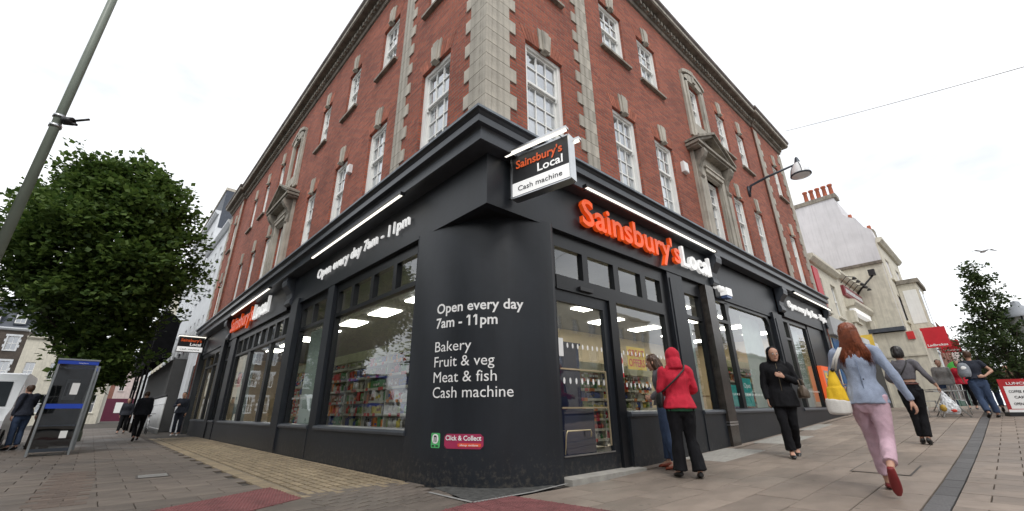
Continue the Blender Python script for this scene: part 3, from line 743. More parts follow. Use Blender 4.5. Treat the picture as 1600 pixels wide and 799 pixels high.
# rounded corner pier
PN = 120; pp = []
for i in range(PN+1):
    t = math.pi/2*i/PN; n_ = 2.2
    pp.append((1.45-1.55*abs(math.cos(t))**(2/n_), 1.98-2.0*abs(math.sin(t))**(2/n_)))
pl = [0]
for a, b in zip(pp, pp[1:]): pl.append(pl[-1]+math.hypot(b[0]-a[0], b[1]-a[1]))
def pier(s, d, z):
    s = min(max(s, 0), pl[-1]-1e-6); i = max(k for k in range(PN) if pl[k] <= s)
    k = (s-pl[i])/(pl[i+1]-pl[i]); a, b = pp[i], pp[i+1]
    tx, ty = b[0]-a[0], b[1]-a[1]; L = math.hypot(tx, ty)
    return Vector((a[0]+tx*k + d*ty/L, a[1]+ty*k - d*tx/L, z))
mb = MB()
for a, b in zip(range(0, PN, 2), range(2, PN+1, 2)):
    for z0, z1 in ((-.12, .0), (.0, 4.1)):
        mb.face([(*pp[a], z0), (*pp[b], z0), (*pp[b], z1), (*pp[a], z1)], None, 0, True)
mb.face([(1.45,-.02,-.1),(1.45,.35,-.1),(1.45,.35,4.1),(1.45,-.02,4.1)]); mb.face([(-.1,1.98,-.1),(.2,1.98,-.1),(.2,1.98,4.1),(-.1,1.98,4.1)])
mb.build('rounded_pier', CHAR, BLD, recalc=False, weld=True)
mb = MB(); q = [LF(9.3,-.1,4.06), LF(1.9,-.1,4.06), LF(0,0,4.06), RF(1.5,-.1,4.06), RF(7.6,-.1,4.06), RF(7.6,-.5,4.06), Vector((2.2,2.2,4.06)), LF(9.3,-.6,4.06)]
mb.face(q); mb.build('fascia_soffit', CHAR_D, BLD)
PM = lambda s0, z0: (lambda x, y, d: pier(s0+x, .007+d, z0+y))
PRT = empty('window_lettering', 'white opening hours and department lettering on the rounded charcoal corner pier', 'lettering')
for bd, z0, w_, cp, of in (('Open every day',2.487,1.50,.168,.018),('7am - 11pm',2.249,1.09,.168,.018),('Bakery',1.872,.68,.168,.0),('Fruit & veg',1.637,1.045,.168,.0),('Meat & fish',1.405,1.08,.168,.0),('Cash machine',1.180,1.325,.168,.0)):
    LX = text(bd, PM(.712, z0), PRINTWHITE, PRT, 'lettering', w=w_, cap=cp, off=of, depth=0, split=True)
    if bd[0] == '7':
        for k_ in (4, 5):
            x = LX[k_][0]; mb = MB(); q = PM(.712, z0); mb.face([q(x-.034,.112,0), q(x+.004,.134,0), q(x+.004,.172,0), q(x-.034,.140,0)]); mb.build('letter', PRINTWHITE, PRT, recalc=False)
def pierpanel(s0, s1, z0, z1, m, d, name, parent, rad_=.03, **kw):
    mb = MB(); pts = []
    for cx, cz, a0 in ((s1-rad_, z0+rad_, -90), (s1-rad_, z1-rad_, 0), (s0+rad_, z1-rad_, 90), (s0+rad_, z0+rad_, 180)):
        for k in range(5):
            a = rad(a0+22.5*k); pts.append((cx+rad_*math.cos(a), cz+rad_*math.sin(a)))
    cols = 14
    for k in range(cols):
        sa_, sb_ = s0+(s1-s0)*k/cols, s0+(s1-s0)*(k+1)/cols
        def zz(s):
            q = max(0, rad_-(s-s0), rad_-(s1-s)); c = rad_-math.sqrt(max(0, rad_*rad_-q*q)); return z0+c, z1-c
        a0, a1 = zz(sa_); b0, b1 = zz(sb_); mb.face([pier(sa_,d,a0), pier(sb_,d,b0), pier(sb_,d,b1), pier(sa_,d,a1)])
    for a, b in zip(pts, pts[1:]+pts[:1]): mb.face([pier(a[0],0,a[1]),pier(b[0],0,b[1]),pier(b[0],d,b[1]),pier(a[0],d,a[1])])
    return tag(mb.build(name, m, parent), **kw)
BADGE = empty('green_badge', 'small green and white upright sticker low on the rounded pier', 'sticker')
pierpanel(.725,.900,.487,.690, mat('badge_green', (.08,.42,.14), .4, var=.1), .004, 'badge_panel', BADGE, .02)
pierpanel(.75,.872,.545,.675, PRINTWHITE, .007, 'badge_oval', BADGE, .055); pierpanel(.785,.80,.565,.64, BLACKP, .009, 'badge_mark', BADGE, .006); pierpanel(.82,.838,.565,.64, BLACKP, .009, 'badge_mark', BADGE, .006)
pierpanel(.785,.838,.635,.655, BLACKP, .0095, 'badge_mark', BADGE, .009); pierpanel(.745,.795,.505,.525, BLACKP, .007, 'badge_mark', BADGE, .008); pierpanel(.82,.87,.505,.525, BLACKP, .007, 'badge_mark', BADGE, .008)
CLK = empty('click_and_collect_sticker', 'maroon rounded sticker reading Click & Collect low on the rounded pier', 'sticker')
pierpanel(.984,1.605,.487,.682, mat('maroon_print', (.36,.03,.09), .4, var=.08), .004, 'sticker_panel', CLK, .04)
text('Click & Collect', PM(1.01, .598), PRINTWHITE, CLK, 'lettering', w=.565, cap=.066, off=.022, depth=0).location = (0, 0, 0)
for o in CLK.children[-1:]:
    for v in o.data.vertices: pass
pierpanel(1.215,1.572,.513,.560, mat('sticker_orange', (.75,.10,.05), .4, var=.05), .007, 'sticker_band', CLK, .006)
for o in CLK.children:
    if o.name.startswith('lettering'):
        for v in o.data.vertices:
            c = Vector((.9, .9, v.co.z)); v.co = v.co + (v.co-c).normalized()*.003
text('shop online', lambda x, y, d: pier(1.25+x, .011, .524+y), PRINTWHITE, CLK, 'lettering', w=.28, cap=.026, off=.01, depth=0)
# ---- frame members
def members(F, name, L, m=CHAR_D, parent=BLD):
    mb = MB()
    for u0, u1, d0, d1, z0, z1 in L: mb.box(F, u0, u1, d0, d1, z0, z1)
    return mb.build(name, m, parent, recalc=False)
def light(F, name, frame_L, panes, glass=GLASS_SHOP):
    w_ = members(F, name, frame_L)
    for a, b, c, e in panes:
        mb = MB(); mb.face([F(a-.02,-.165,c-.02),F(b+.02,-.165,c-.02),F(b+.02,-.165,e+.02),F(a-.02,-.165,e+.02)]); mb.build('pane', glass, w_, recalc=False)
    return w_
def vm(u0, u1, z0, z1, pr=-.1): return (u0, u1, -.22, pr, z0, z1)
# right: section 1
light(RF, 'shop_window', [vm(1.47,1.61,3.0,4.05), vm(2.37,2.53,3.23,3.77), vm(3.35,3.52,3.23,3.77), vm(4.33,4.53,3.23,3.77), vm(5.14,5.38,.9,4.05), vm(1.47,5.38,3.77,4.06,-.101),
      vm(1.61,5.14,2.97,3.23,-.085), vm(3.05,3.27,.05,2.97,-.06), vm(3.27,5.3,.90,.965,-.1)],
      [(1.61,2.37,3.23,3.77),(2.53,3.35,3.23,3.77),(3.52,4.33,3.23,3.77),(4.53,5.14,3.23,3.77),(3.27,5.14,.97,2.97)])
members(RF, 'pilaster', [(5.38,6.08,-.2,-.02,gz(5.4)-.1,4.05),(5.46,6.00,-.02,0.0,1.1,3.9)], CHAR)
light(RF, 'shop_window', [vm(6.08,6.22,.9,4.05), vm(7.0,7.12,.9,4.05), vm(6.22,7.0,3.05,3.13), vm(6.22,7.0,3.69,4.05), vm(6.22,7.0,.90,.965)], [(6.22,7.0,.97,3.05),(6.22,7.0,3.13,3.69)])
members(RF, 'marble_pilaster', [(7.12,7.56,-.15,.07,gz(7.3)-.1,4.02)], MARBLE)
members(RF, 'steel_band', [(7.11,7.57,.0,.078,.60,.635),(7.11,7.57,.0,.078,.66,.69)], STEEL)
w3 = light(RF, 'shop_window', [vm(7.56,7.9,.9,3.84), vm(8.56,8.74,.98,3.78), vm(7.9,8.56,3.17,3.26), vm(11.83,12.1,.9,3.84), vm(7.56,12.1,3.75,3.85), vm(7.9,12.1,.90,.98)],
      [(7.9,8.56,.98,3.17),(7.9,8.56,3.26,3.75),(8.74,11.83,.98,3.75)])
mb = MB()
for s, x in ((1, 8.74), (-1, 11.83)):
    mb.prism(RF, [(x, 3.76)]+[(x+s*(.28-.28*math.sin(a)), 3.76-.28+.28*math.cos(a)) for a in [rad(k*15) for k in range(7)]], -.21, -.102)
mb.build('rounded_head', CHAR_D, w3)
members(RF, 'pilaster', [(12.1,12.95,-.2,.0,gz(12.5)-.1,3.99),(12.25,12.8,0,.02,1.2,3.8)], CHAR)
light(RF, 'shop_window', [vm(12.95,13.2,.9,4.0), vm(13.75,13.95,.98,3.85), vm(13.2,13.75,3.2,3.28), vm(15.85,16.0,.9,4.0), vm(12.95,16,3.85,4.0), vm(13.2,16,.90,.98)],
      [(13.2,13.75,.98,3.2),(13.2,13.75,3.28,3.85),(13.95,15.85,.98,3.85)])
members(RF, 'machine_surround', [(16.0,18.1,-.22,-.08,.4,4.0)], CHAR_D)
members(RF, 'pilaster', [(18.0,18.43,-.2,.03,.4,4.5)], CHAR)
def plinth(F, segs, zt):
    mb = MB()
    for u0, u1 in segs: mb.box(F, u0, u1, -.25, 0, (gz(u0) if F is RF else 0)-.12, zt-.10)
    mb.build('stall_riser', CHAR, BLD, recalc=False)
    mb = MB()
    for u0, u1 in segs: mb.extr(F, [(-.2,zt-.10),(.03,zt-.10),(.035,zt-.06),(.02,zt-.02),(-.10,zt-.001),(-.2,zt-.001)], u0, u1)
    mb.build('shop_sill', CHAR_B, BLD)
plinth(RF, [(3.27,5.38),(6.08,7.12),(7.56,12.1),(12.95,18.0)], .965)
# left
light(LF, 'shop_window', [vm(1.96,2.14,.6,4.05), vm(2.94,3.08,3.28,3.83), vm(3.95,4.09,3.28,3.83), vm(4.96,5.10,3.28,3.83), vm(5.87,5.99,.6,4.05), vm(1.96,5.99,3.83,4.06,-.101), vm(2.14,5.87,3.19,3.28,-.085), vm(2.14,5.87,.66,.73)],
      [(2.14,2.94,3.28,3.83),(3.08,3.95,3.28,3.83),(4.09,4.96,3.28,3.83),(5.10,5.87,3.28,3.83),(2.14,5.87,.73,3.19)])
members(LF, 'pilaster', [(5.99,6.4,-.2,-.01,-.1,4.06)], CHAR)
light(LF, 'shop_window', [vm(6.4,6.62,.6,4.05), vm(7.55,7.66,3.28,3.83), vm(8.45,8.6,.6,4.05), vm(6.4,8.6,3.83,4.06,-.101), vm(6.62,8.45,3.19,3.28,-.085), vm(6.62,8.45,.66,.73)],
      [(6.62,7.55,3.28,3.83),(7.66,8.45,3.28,3.83),(6.62,8.45,.73,3.19)])
members(LF, 'pilaster', [(8.6,9.2,-.2,.05,-.1,4.2)], CHAR)
bars = [11.25,13.95]; L_ = [vm(9.2,9.35,.6,4.06), vm(11.25,11.5,.73,3.28), vm(13.95,14.3,.73,3.28), vm(16.35,16.6,.6,4.06), vm(9.2,16.6,3.83,4.06,-.101), vm(9.35,16.35,3.19,3.28,-.085), vm(9.35,16.35,.66,.73)]
ts = [9.35+(16.35-9.35)*k/8 for k in range(9)]
L_ += [vm(t-.06, t+.06, 3.28, 3.83) for t in ts[1:-1]]
light(LF, 'shop_window', L_, [(9.35,11.25,.73,3.19),(11.5,13.95,.73,3.19),(14.3,16.35,.73,3.19)] + [(a+.06, b-.06, 3.28, 3.83) for a, b in zip(ts, ts[1:])])
members(LF, 'pilaster', [(16.6,17.45,-.2,-.03,-.1,4.06)], CHAR)
light(LF, 'shop_window', [vm(18.35,18.6,.6,4.05), vm(17.45,18.6,3.83,4.06), vm(17.45,18.35,3.19,3.28), vm(17.45,18.35,.66,.73)], [(17.45,18.35,.73,3.19),(17.45,18.35,3.28,3.83)])
members(LF, 'pilaster', [(18.6,19.2,-.2,.05,-.1,4.2)], CHAR)
light(LF, 'shop_window', [vm(19.2,19.4,.6,4.05), vm(21.1,21.3,.73,3.83), vm(23.2,23.4,0,4.05), vm(19.2,25,3.83,4.06), vm(19.4,23.2,3.19,3.28), vm(19.4,23.2,.66,.73)],
      [(19.4,21.1,.73,3.19),(21.3,23.2,.73,3.19),(19.4,21.1,3.28,3.83),(21.3,23.2,3.28,3.83),(23.4,24.9,.1,3.83)])
members(LF, 'pilaster', [(24.9,25.45,-.2,.05,-.1,4.2)], CHAR)
plinth(LF, [(1.96,5.99),(6.4,8.6),(9.2,16.6),(17.45,18.6),(19.2,23.3)], .73)
# scroll corbels
def corbel(F, u, w_=.42, z0=4.12):
    pr = [(-.02,z0),(.05,z0),(.10,z0+.06),(.09,z0+.16),(.05,z0+.24),(.07,z0+.36),(.16,z0+.50),(.25,z0+.60),(.27,z0+.72),(.25,z0+.80),(.26,4.985),(-.02,4.985)]
    k = MB(); k.extr(F, pr, u-w_/2, u+w_/2); k.build('corbel', CHAR_B, BLD)
corbel(RF, 7.83, .34); corbel(RF, 13.08, .42); corbel(RF, 18.58, .30); corbel(LF, 9.58, .5); corbel(LF, 18.12, .5); corbel(LF, 25.2, .4)
# ---- door
DR = empty('glass_door', 'charcoal framed glass entrance door beside the rounded corner pier', 'door')
dm = members(RF, 'door_frame', [(1.47,1.62,-.2,-.12,.05,2.97),(2.90,3.05,-.2,-.12,.05,2.97),(1.62,2.90,-.2,-.12,2.76,2.97),(1.62,2.90,-.2,-.12,.05,.315)], CHAR, DR)
members(RF, 'glazing_bead', [(1.62,2.90,-.12,-.105,.312,.332)], STEEL, DR)
mb = MB(); mb.face([RF(1.62,-.165,.3),RF(2.90,-.165,.3),RF(2.90,-.165,2.78),RF(1.62,-.165,2.78)]); mb.build('pane', GLASS_SHOP, DR, recalc=False)
for z0 in (1.62, 1.02):
    members(RF, 'push_bar', [(1.60,2.78,-.10,-.085,z0-.012,z0+.012)], BRASS, DR)
members(RF, 'pull_bar', [(2.76,2.785,-.10,-.08,.42,1.62)], BRASS, DR)
mb = MB(); mb.tube([RF(1.66,-.13,.35),RF(1.66,-.09,.62),RF(1.69,-.09,.68),RF(2.25,-.09,.68),RF(2.27,-.09,.64),RF(2.27,-.10,.58)], .011, 6); mb.build('handle', BRASS, DR)
members(RF, 'door_step', [(1.45,3.35,-.3,.17,-.1,.055)], PAVE_W, BLD)
mb = MB(); mb.box(RF, 2.18, 2.55, -.085, -.03, 3.02, 3.09); o = mb.build('door_sensor', BLACKP, recalc=False); tag(o, 'small black motion sensor box above the glass door', 'sensor')
def dots(F, u0, u1, z0, n, d=-.158, r=.042, name='glass_dot_row', parent=None, lab=None):
    mb = MB()
    for k in range(n):
        c = u0+(u1-u0)*(k+.5)/n
        mb.face([F(c+r*.62*math.cos(a), d, z0+r*1.25*math.sin(a)) for a in [2*math.pi*j/10 for j in range(10)]])
    o = mb.build(name, PRINTWHITE, parent, recalc=False, kind='stuff')
    return o
dots(RF, 1.68, 2.88, 1.44, 8, parent=DR); dots(RF, 1.68, 2.88, 2.02, 9, parent=DR, r=.036)
WD = [c for c in BLD.children if c.name.startswith('shop_window')]
dots(RF, 3.3, 5.2, 1.42, 14, r=.036, parent=WD[0]); dots(RF, 3.3, 5.2, 2.02, 14, r=.034, parent=WD[0])
dots(RF, 7.95, 11.8, 1.32, 36, r=.026, parent=WD[2]); dots(RF, 13.2, 15.8, 1.5, 24, r=.028, parent=WD[3])
dots(LF, 6.7, 8.4, 1.35, 16, r=.024, parent=WD[5])
def poster(F, u0, u1, z0, z1, m, label, cat, d=-.19, lines=(), flip=False):
    e = empty('poster', label, cat)
    members(F, 'sheet', [(u0,u1,d-.006,d,z0,z1)], m, e)
    for bd, x, zz, w_, cp, mt in lines:
        if F is LF: pl_ = (lambda x, zz: (lambda a, b, dd: F(x-a, d+.003+dd, zz+b)))(x, zz)
        else: pl_ = (lambda x, zz: (lambda a, b, dd: F(x+a, d+.003+dd, zz+b)))(x, zz)
        text(bd, pl_, mt, e, 'lettering', w=w_, cap=cp, off=.02, depth=0)
    return e
POSTR = mat('poster_red', (.62,.03,.03), .6, var=.1); POSTY = mat('poster_yellow', (.8,.55,.08), .6, var=.1); TEAL = mat('poster_teal', (.02,.32,.30), .6, var=.15)
poster(RF, 1.63, 1.77, 1.83, 2.13, PRINTWHITE, 'small white notice taped inside the left edge of the glass door', 'notice', d=-.156)
poster(RF, 3.28, 3.44, 1.55, 2.00, PRINTWHITE, 'white notice at the left edge of the window right of the door', 'notice', d=-.156)
mb = MB(); nn = RF
mb.tube([RF(3.36+.055*math.cos(a), -.150, 1.86+.075*math.sin(a)) for a in [2*math.pi*j/16 for j in range(17)]], .009, 5); mb.tube([RF(3.32,-.15,1.91),RF(3.40,-.15,1.81)], .008, 5)
mb.box(RF, 3.285, 3.435, -.156, -.152, 1.555, 1.63); tag(mb.build('notice_print', POSTR), 'red ring and red band on the white notice beside the door', 'notice')
poster(RF, 3.66, 4.30, 1.72, 2.16, POSTY, 'yellow poster with big red words in the window behind the two shoppers', 'poster', lines=(('GREAT', 3.69, 1.98, .56, .13, POSTR), ('OFFERS', 3.69, 1.78, .56, .15, POSTR)))
poster(RF, 8.95, 9.55, 1.02, 1.75, TEAL, 'teal advertising poster standing in the wide right hand window', 'poster', lines=(('Open', 9.02, 1.5, .44, .13, PRINTWHITE), ('now', 9.02, 1.28, .36, .12, PRINTWHITE)))
poster(RF, 8.1, 8.5, 1.02, 1.55, TEAL, 'narrow teal leaflet panel left of the slim window mullion', 'poster')
poster(LF, 15.0, 15.55, 1.95, 2.45, POSTR, 'red square poster in the pale side window on the left street front', 'poster')
# ---- interior
BEIGE = mat('beige_wall_paint', (.50,.40,.26), .9, var=.08); FLOORM = mat('shop_floor_tiles', (.30,.29,.27), .35, var=.08)
CEIL = mat('ceiling_tiles', (.17,.17,.175), .9, var=.05)
INT = [LF(25.2,-.25,0), LF(2.0,-.25,0), Vector((.35,.6,0)), RF(1.6,-.3,0), RF(18.2,-.25,0), RF(18.2,-6.5,0), Vector((8.6,6.5,0)), LF(25.2,-8.6,0)]
mb = MB(); mb.face([p+Z_*.045 for p in INT]); mb.build('shop_floor', FLOORM, BLD)
mb = MB(); mb.face([p+Z_*4.0 for p in reversed(INT)]); mb.build('ceiling', CEIL, BLD)
mb = MB()
for a, b in ((4,5),(5,6),(6,7),(7,0)): mb.face([INT[a], INT[b], INT[b]+Z_*4, INT[a]+Z_*4])
mb.build('interior_wall', BEIGE, BLD, recalc=False)
k = 0
for (x0, y0, nx, ny, dx, dy) in ((1.9,2.7,2,8,4.4,2.35),(8.6,1.4,4,2,2.5,2.4),(4.6,2.6,1,1,2.3,2.2)):
    for i in range(nx):
        for j in range(ny):
            x, y = x0+i*dx - .0483*j*dy, y0+j*dy
            mb = MB(); mb.box(WF, x, x+.62, y, y+1.15, 3.955, 3.99)
            o = mb.build('ceiling_light', CEILLIT, recalc=False); od = ('first','second','third','fourth','fifth','sixth','seventh','eighth'); tag(o, 'lit ceiling panel, %s back in the %s row behind the %s' % (od[j], od[i], {1.9:'left windows',8.6:'right windows',4.6:'entrance door'}[x0]), 'ceiling light', 'lit ceiling panels inside the shop')
# shelving
SHELF = mat('cream_shelf', (.62,.58,.48), .5, var=.05); HEAD = mat('shelf_header', (.55,.52,.34), .5, var=.15)
PC = [(.62,.05,.03),(.75,.22,.03),(.70,.55,.10),(.10,.28,.09),(.60,.58,.50),(.05,.08,.30),(.30,.12,.05),(.55,.50,.42),(.65,.04,.05),(.12,.10,.08),(.7,.66,.6),(.35,.40,.15)]
PM_ = [mat('packaging_%s' % n, c, .4, var=.25, vscale=9) for n, c in zip(('red','orange','yellow','green','cream','blue','brown','beige','crimson','black','white','olive'), PC)]
def shelving(F, u0, d0, label, wid=1.25, n=6, face=1, zt=2.42, grp='shelving bays inside the shop', top=True):
    e = empty('shelving_bay', label, 'shelves', group=grp); mb = MB()
    mb.box(F, u0, u0+wid, d0-.5, d0-.47, .1, zt); mb.box(F, u0, u0+.03, d0-.47, d0, .1, zt)
    mb.build('back_panel', SHELF, e, recalc=False)
    zs = [.28+k*(zt-.45)/n for k in range(n+1)]
    pk = MB()
    for k, z in enumerate(zs):
        s = MB(); s.box(F, u0+.03, u0+wid, d0-.46, d0+.02, z-.035, z); s.box(F, u0+.03, u0+wid, d0+.021, d0+.028, z-.05, z+.01, 0); s.build('shelf', SHELF, e, recalc=False)
        if k == n and top is False: break
        hh = zs[1]-zs[0]; x = u0+.05; base = R.randrange(12); kind = R.random()
        while x < u0+wid-.08:
            if R.random() < .24: base = R.randrange(12); kind = R.random()
            pw = R.uniform(.08,.19); ph = hh*R.uniform(.5,.82) if k < n else .2
            c = base if R.random() < .82 else R.randrange(12)
            if kind < .35:
                ctr = F(x+pw/2, d0-.08, z); r = pw*.42
                pk.tube([ctr, ctr+Z_*ph*.65, ctr+Z_*ph*.78, ctr+Z_*ph], [r, r, r*.4, r*.38], 6, c)
            else:
                pk.box(F, x, x+pw-.008, d0-.22, d0-.03-R.uniform(0,.05), z, z+ph, c)
                if R.random() < .5: pk.box(F, x+.01, x+pw-.02, d0-.03, d0-.022, z+ph*.3, z+ph*.6, (c+4) % 12)
            x += pw
        if R.random() < .8:
            for q in range(3):
                xx = u0+R.uniform(.1,wid-.2); pk.box(F, xx, xx+.13, d0+.03, d0+.036, z-.06, z+.02, R.choice((0,8,1)))
    pk.build('groceries', PM_, e, recalc=False, kind='stuff')
    h = MB(); h.box(F, u0, u0+wid, d0-.3, d0+.05, zt, zt+.26); h.build('header', HEAD, e, recalc=False)
names = ['nearest to the rounded pier','second from the rounded pier','third from the rounded pier','fourth from the rounded pier','fifth from the rounded pier','sixth from the rounded pier','seventh from the rounded pier','eighth from the rounded pier','ninth, furthest from the rounded pier']
for i in range(9): shelving(LF, 2.3+i*1.27, -1.75, 'grocery shelving bay behind the left windows, '+names[i])
for i in range(4): shelving(RF, 3.4+i*1.27, -2.6, 'bread and snack shelving bay behind the right windows, '+names[i].replace('rounded pier','door'), zt=1.9)
for i in range(3): shelving(RF, 12.9+i*1.27, -2.2, 'shelving bay behind the far right windows, '+names[i].replace('rounded pier','door'))
NAVY = mat('navy_panel', (.005,.009,.045), .5, var=.2)
e = empty('navy_kiosk', 'tall navy blue display unit standing just inside the glass door', 'display unit')
members(RF, 'cabinet', [(1.72,2.62,-1.1,-.55,.06,2.12)], NAVY, e); members(RF, 'top_panel', [(1.70,2.66,-1.12,-.53,2.12,2.16)], NAVY, e)
members(RF, 'counter_front', [(2.7,4.0,-2.1,-1.4,.06,1.0)], NAVY, e)
FROST = mat('frosted_screen', (.36,.42,.38), .5, var=.1)
def screen(F, u0, u1, z0, z1, label, m=FROST):
    mb = MB(); mb.box(F, u0, u1, -.42, -.40, z0, z1); mb.box(F, u0, u1, -.44, -.38, z0-.03, z0)
    tag(mb.build('window_screen', m, recalc=False), label, 'window screen')
screen(LF, 7.15, 8.42, .73, 3.19, 'pale green grey screen behind the narrow window left of the large grocery window')
screen(LF, 14.4, 16.3, .73, 3.19, 'pale screen behind the window holding the red poster')
screen(LF, 17.5, 18.3, .73, 3.19, 'bluish screen behind the slim far left window', mat('blue_screen', (.25,.42,.45), .5))
screen(RF, 6.24, 6.98, .97, 3.05, 'pale screen behind the slim window right of the shoppers')
screen(RF, 10.3, 11.8, .98, 3.7, 'pale panel painting the reflection in the right half of the wide arched window')  # no real screen: pale panel stands in for the reflection on the glass
screen(RF, 14.0, 15.8, .98, 3.8, 'pale screen behind the window left of the cash machine')
mb = MB()
for i in range(3): mb.box(RF, 8.0, 10.0, -1.6, -1.2, .3+i*.5, .33+i*.5)
mb.box(RF, 8.0, 8.04, -1.6, -1.2, .1, 1.8); mb.box(RF, 9.96, 10.0, -1.6, -1.2, .1, 1.8)
tag(mb.build('display_rack', mat('wood_rack', (.40,.24,.10), .6), recalc=False), 'light wooden display rack behind the teal posters', 'rack')
# ---- cash machine
e = empty('cash_machine', 'orange framed cash machine set in the right end of the shopfront', 'cash machine')
members(RF, 'surround', [(15.95,17.0,-.08,.05,1.16,2.45)], ORANGE_P, e)
members(RF, 'face_plate', [(16.12,16.85,.05,.062,1.32,2.28)], GREYP, e); members(RF, 'screen', [(16.3,16.7,.062,.068,1.8,2.12)], mat('atm_screen', (.02,.04,.10), .2), e)
members(RF, 'yellow_arrow', [(16.18,16.42,.068,.074,2.0,2.2)], POSTY, e); members(RF, 'keypad', [(16.35,16.6,.062,.12,1.45,1.55)], STEEL, e)
# ---- strip lights
def strip_light(F, u0, u1, z0, d0, label):
    e = empty('strip_light', label, 'strip light'); a, b = sorted((u0, u1))
    mb = MB(); mb.box(F, a, b, d0-.022, d0+.022, z0-.010, z0+.0122); mb.build('tube', LAMPLIT, e, recalc=False)
    mb = MB(); mb.box(F, a-.03, b+.03, d0-.05, d0+.05, z0+.0125, z0+.05); mb.box(F, a-.03, a-.001, d0-.05, d0+.05, z0-.02, z0+.012); mb.box(F, b+.001, b+.03, d0-.05, d0+.05, z0-.02, z0+.012); mb.build('housing', CHAR_D, e, recalc=False)
    for k in range(max(2, int((b-a)/1.5))):
        x = a+.15+(b-a-.3)*k/(max(2, int((b-a)/1.5))-1)
        mb = MB(); mb.tube([F(x,0,z0+.06),F(x,d0-.04,z0+.055),F(x,d0,z0+.04)], .012, 5); mb.build('bracket', CHAR_D, e)
strip_light(RF, 2.07, 7.46, 4.93, .35, 'lit strip light above the big orange and white shop name on the right front')
strip_light(RF, 13.68, 18.4, 4.88, .35, 'lit strip light above the far right opening hours sign')
strip_light(LF, 2.14, 6.95, 4.93, .35, 'lit strip light above the opening hours sign on the left front')
strip_light(LF, 10.9, 16.5, 4.93, .35, 'lit strip light above the small orange shop name on the left front')
# ---- fascia signs
def fsign(F, label, items):
    e = empty('shop_sign', label, 'shop sign')
    for bd, x, z0, w_, cp, m, dep, of in items:
        pl_ = (lambda x, z0: (lambda a, b, d: F(x-a, .045+d, z0+b)))(x, z0) if F is LF else (lambda x, z0: (lambda a, b, d: F(x+a, .045+d, z0+b)))(x, z0)
        text(bd, pl_, m, e, 'lettering', w=w_, cap=cp, off=of, depth=dep, split=True)
    return e
fsign(RF, 'large raised orange and white letters spelling the shop name above the entrance', [("Sainsbury's", 2.2, 4.30, 3.70, .58, ORANGE, .085, .014), ('Local', 6.03, 4.30, 1.50, .54, SIGNWHITE, .085, .010)])
fsign(LF, 'raised orange and white shop name on the left street fascia', [("Sainsbury's", 17.5, 4.33, 3.72, .60, ORANGE, .085, .014), ('Local', 13.70, 4.33, 1.95, .60, SIGNWHITE, .085, .010)])
fsign(LF, 'white opening hours lettering on the left fascia next to the corner', [('Open every day 7am - 11pm', 7.2, 4.44, 4.93, .27, SIGNWHITE, .03, .010)])
fsign(RF, 'white opening hours lettering on the far right fascia', [('Open every day 7am - 11pm', 13.75, 4.40, 4.75, .27, SIGNWHITE, .05, .008)])
# ---- projecting signs
def blade(o, along, normal, L, z0, z1, label, arm):
    """o wall end, along = unit vector into the street; lettering faces 'normal', reading towards 'along'"""
    e = empty('projecting_sign', label, 'projecting sign'); F = frame(o, along, normal); h = z1-z0
    mb = MB(); mb.box(F, .02, L, -.07, .07, z0, z1); mb.build('sign_box', BLACKP, e, recalc=False)
    mb = MB()
    for a, b, c, d_ in ((-.0, .025, z0, z1), (L-.0, L+.02, z0, z1)): mb.box(F, a, b, -.085, .085, c-.01, d_+.01)
    mb.box(F, .025, L, -.085, .085, z0-.02, z0-.001); mb.build('sign_frame', STEEL, e, recalc=False)
    for s in (1, -1):
        G = F if s > 0 else frame(Vector(o)+Vector(along)*(L+.02), -Vector(along), -Vector(normal))
        mb = MB(); mb.box(G, .03, L-.01, .0705, .074, z0+.02, z0+h*.34); mb.build('white_band', SIGNWHITE, e, recalc=False)
        pl = lambda x0, zz: (lambda a, b, d: G(x0+a, .078+d, zz+b))
        text("Sainsbury's", pl(.10*L, z0+h*.68), ORANGE_P, e, 'lettering', w=L*.80, cap=h*.20, off=.02, depth=.004)
        text('Local', pl(.48*L, z0+h*.42), SIGNWHITE, e, 'lettering', w=L*.42, cap=h*.20, off=.012, depth=.004)
        text('Cash machine', pl(.13*L, z0+h*.12), BLACKP, e, 'lettering', w=L*.75, cap=h*.125, off=.004, depth=.003)
        mb = MB(); mb.box(G, -.04, L+.03, .16, .20, z1-.005, z1+.025); mb.build('lit_tube', LAMPLIT, e, recalc=False)
        mb = MB(); mb.box(G, -.06, L+.05, .135, .225, z1+.026, z1+.06)
        for x in (.1, L-.12): mb.box(G, x, x+.02, 0, .15, z1+.0, z1+.03)
        mb.box(G, .03, L-.02, .02, .06, z1+.005, z1+.03); mb.build('light_trough', STEEL, e, recalc=False)
    mb = MB()
    for zz in (z0+.06, z1-.06): mb.tube([F(-arm,0,zz), F(.02,0,zz)], .02, 6)
    mb.build('bracket', BLACKP, e)
al = Vector((.71-.47, -1.15+.08, 0)); L0 = al.length; al.normalize()
blade((.50, -.08, 0), al, Vector((al.y, -al.x, 0)), L0, 4.22, 4.98, 'black and white projecting sign with orange name and Cash machine band by the corner', .2)
al2 = nL.copy(); blade(LF(24.2, .10, 0), al2, Vector((al2.y, -al2.x, 0))*1.0, 1.15, 4.12, 4.92, 'small projecting sign at the far left end of the shopfront', .15)
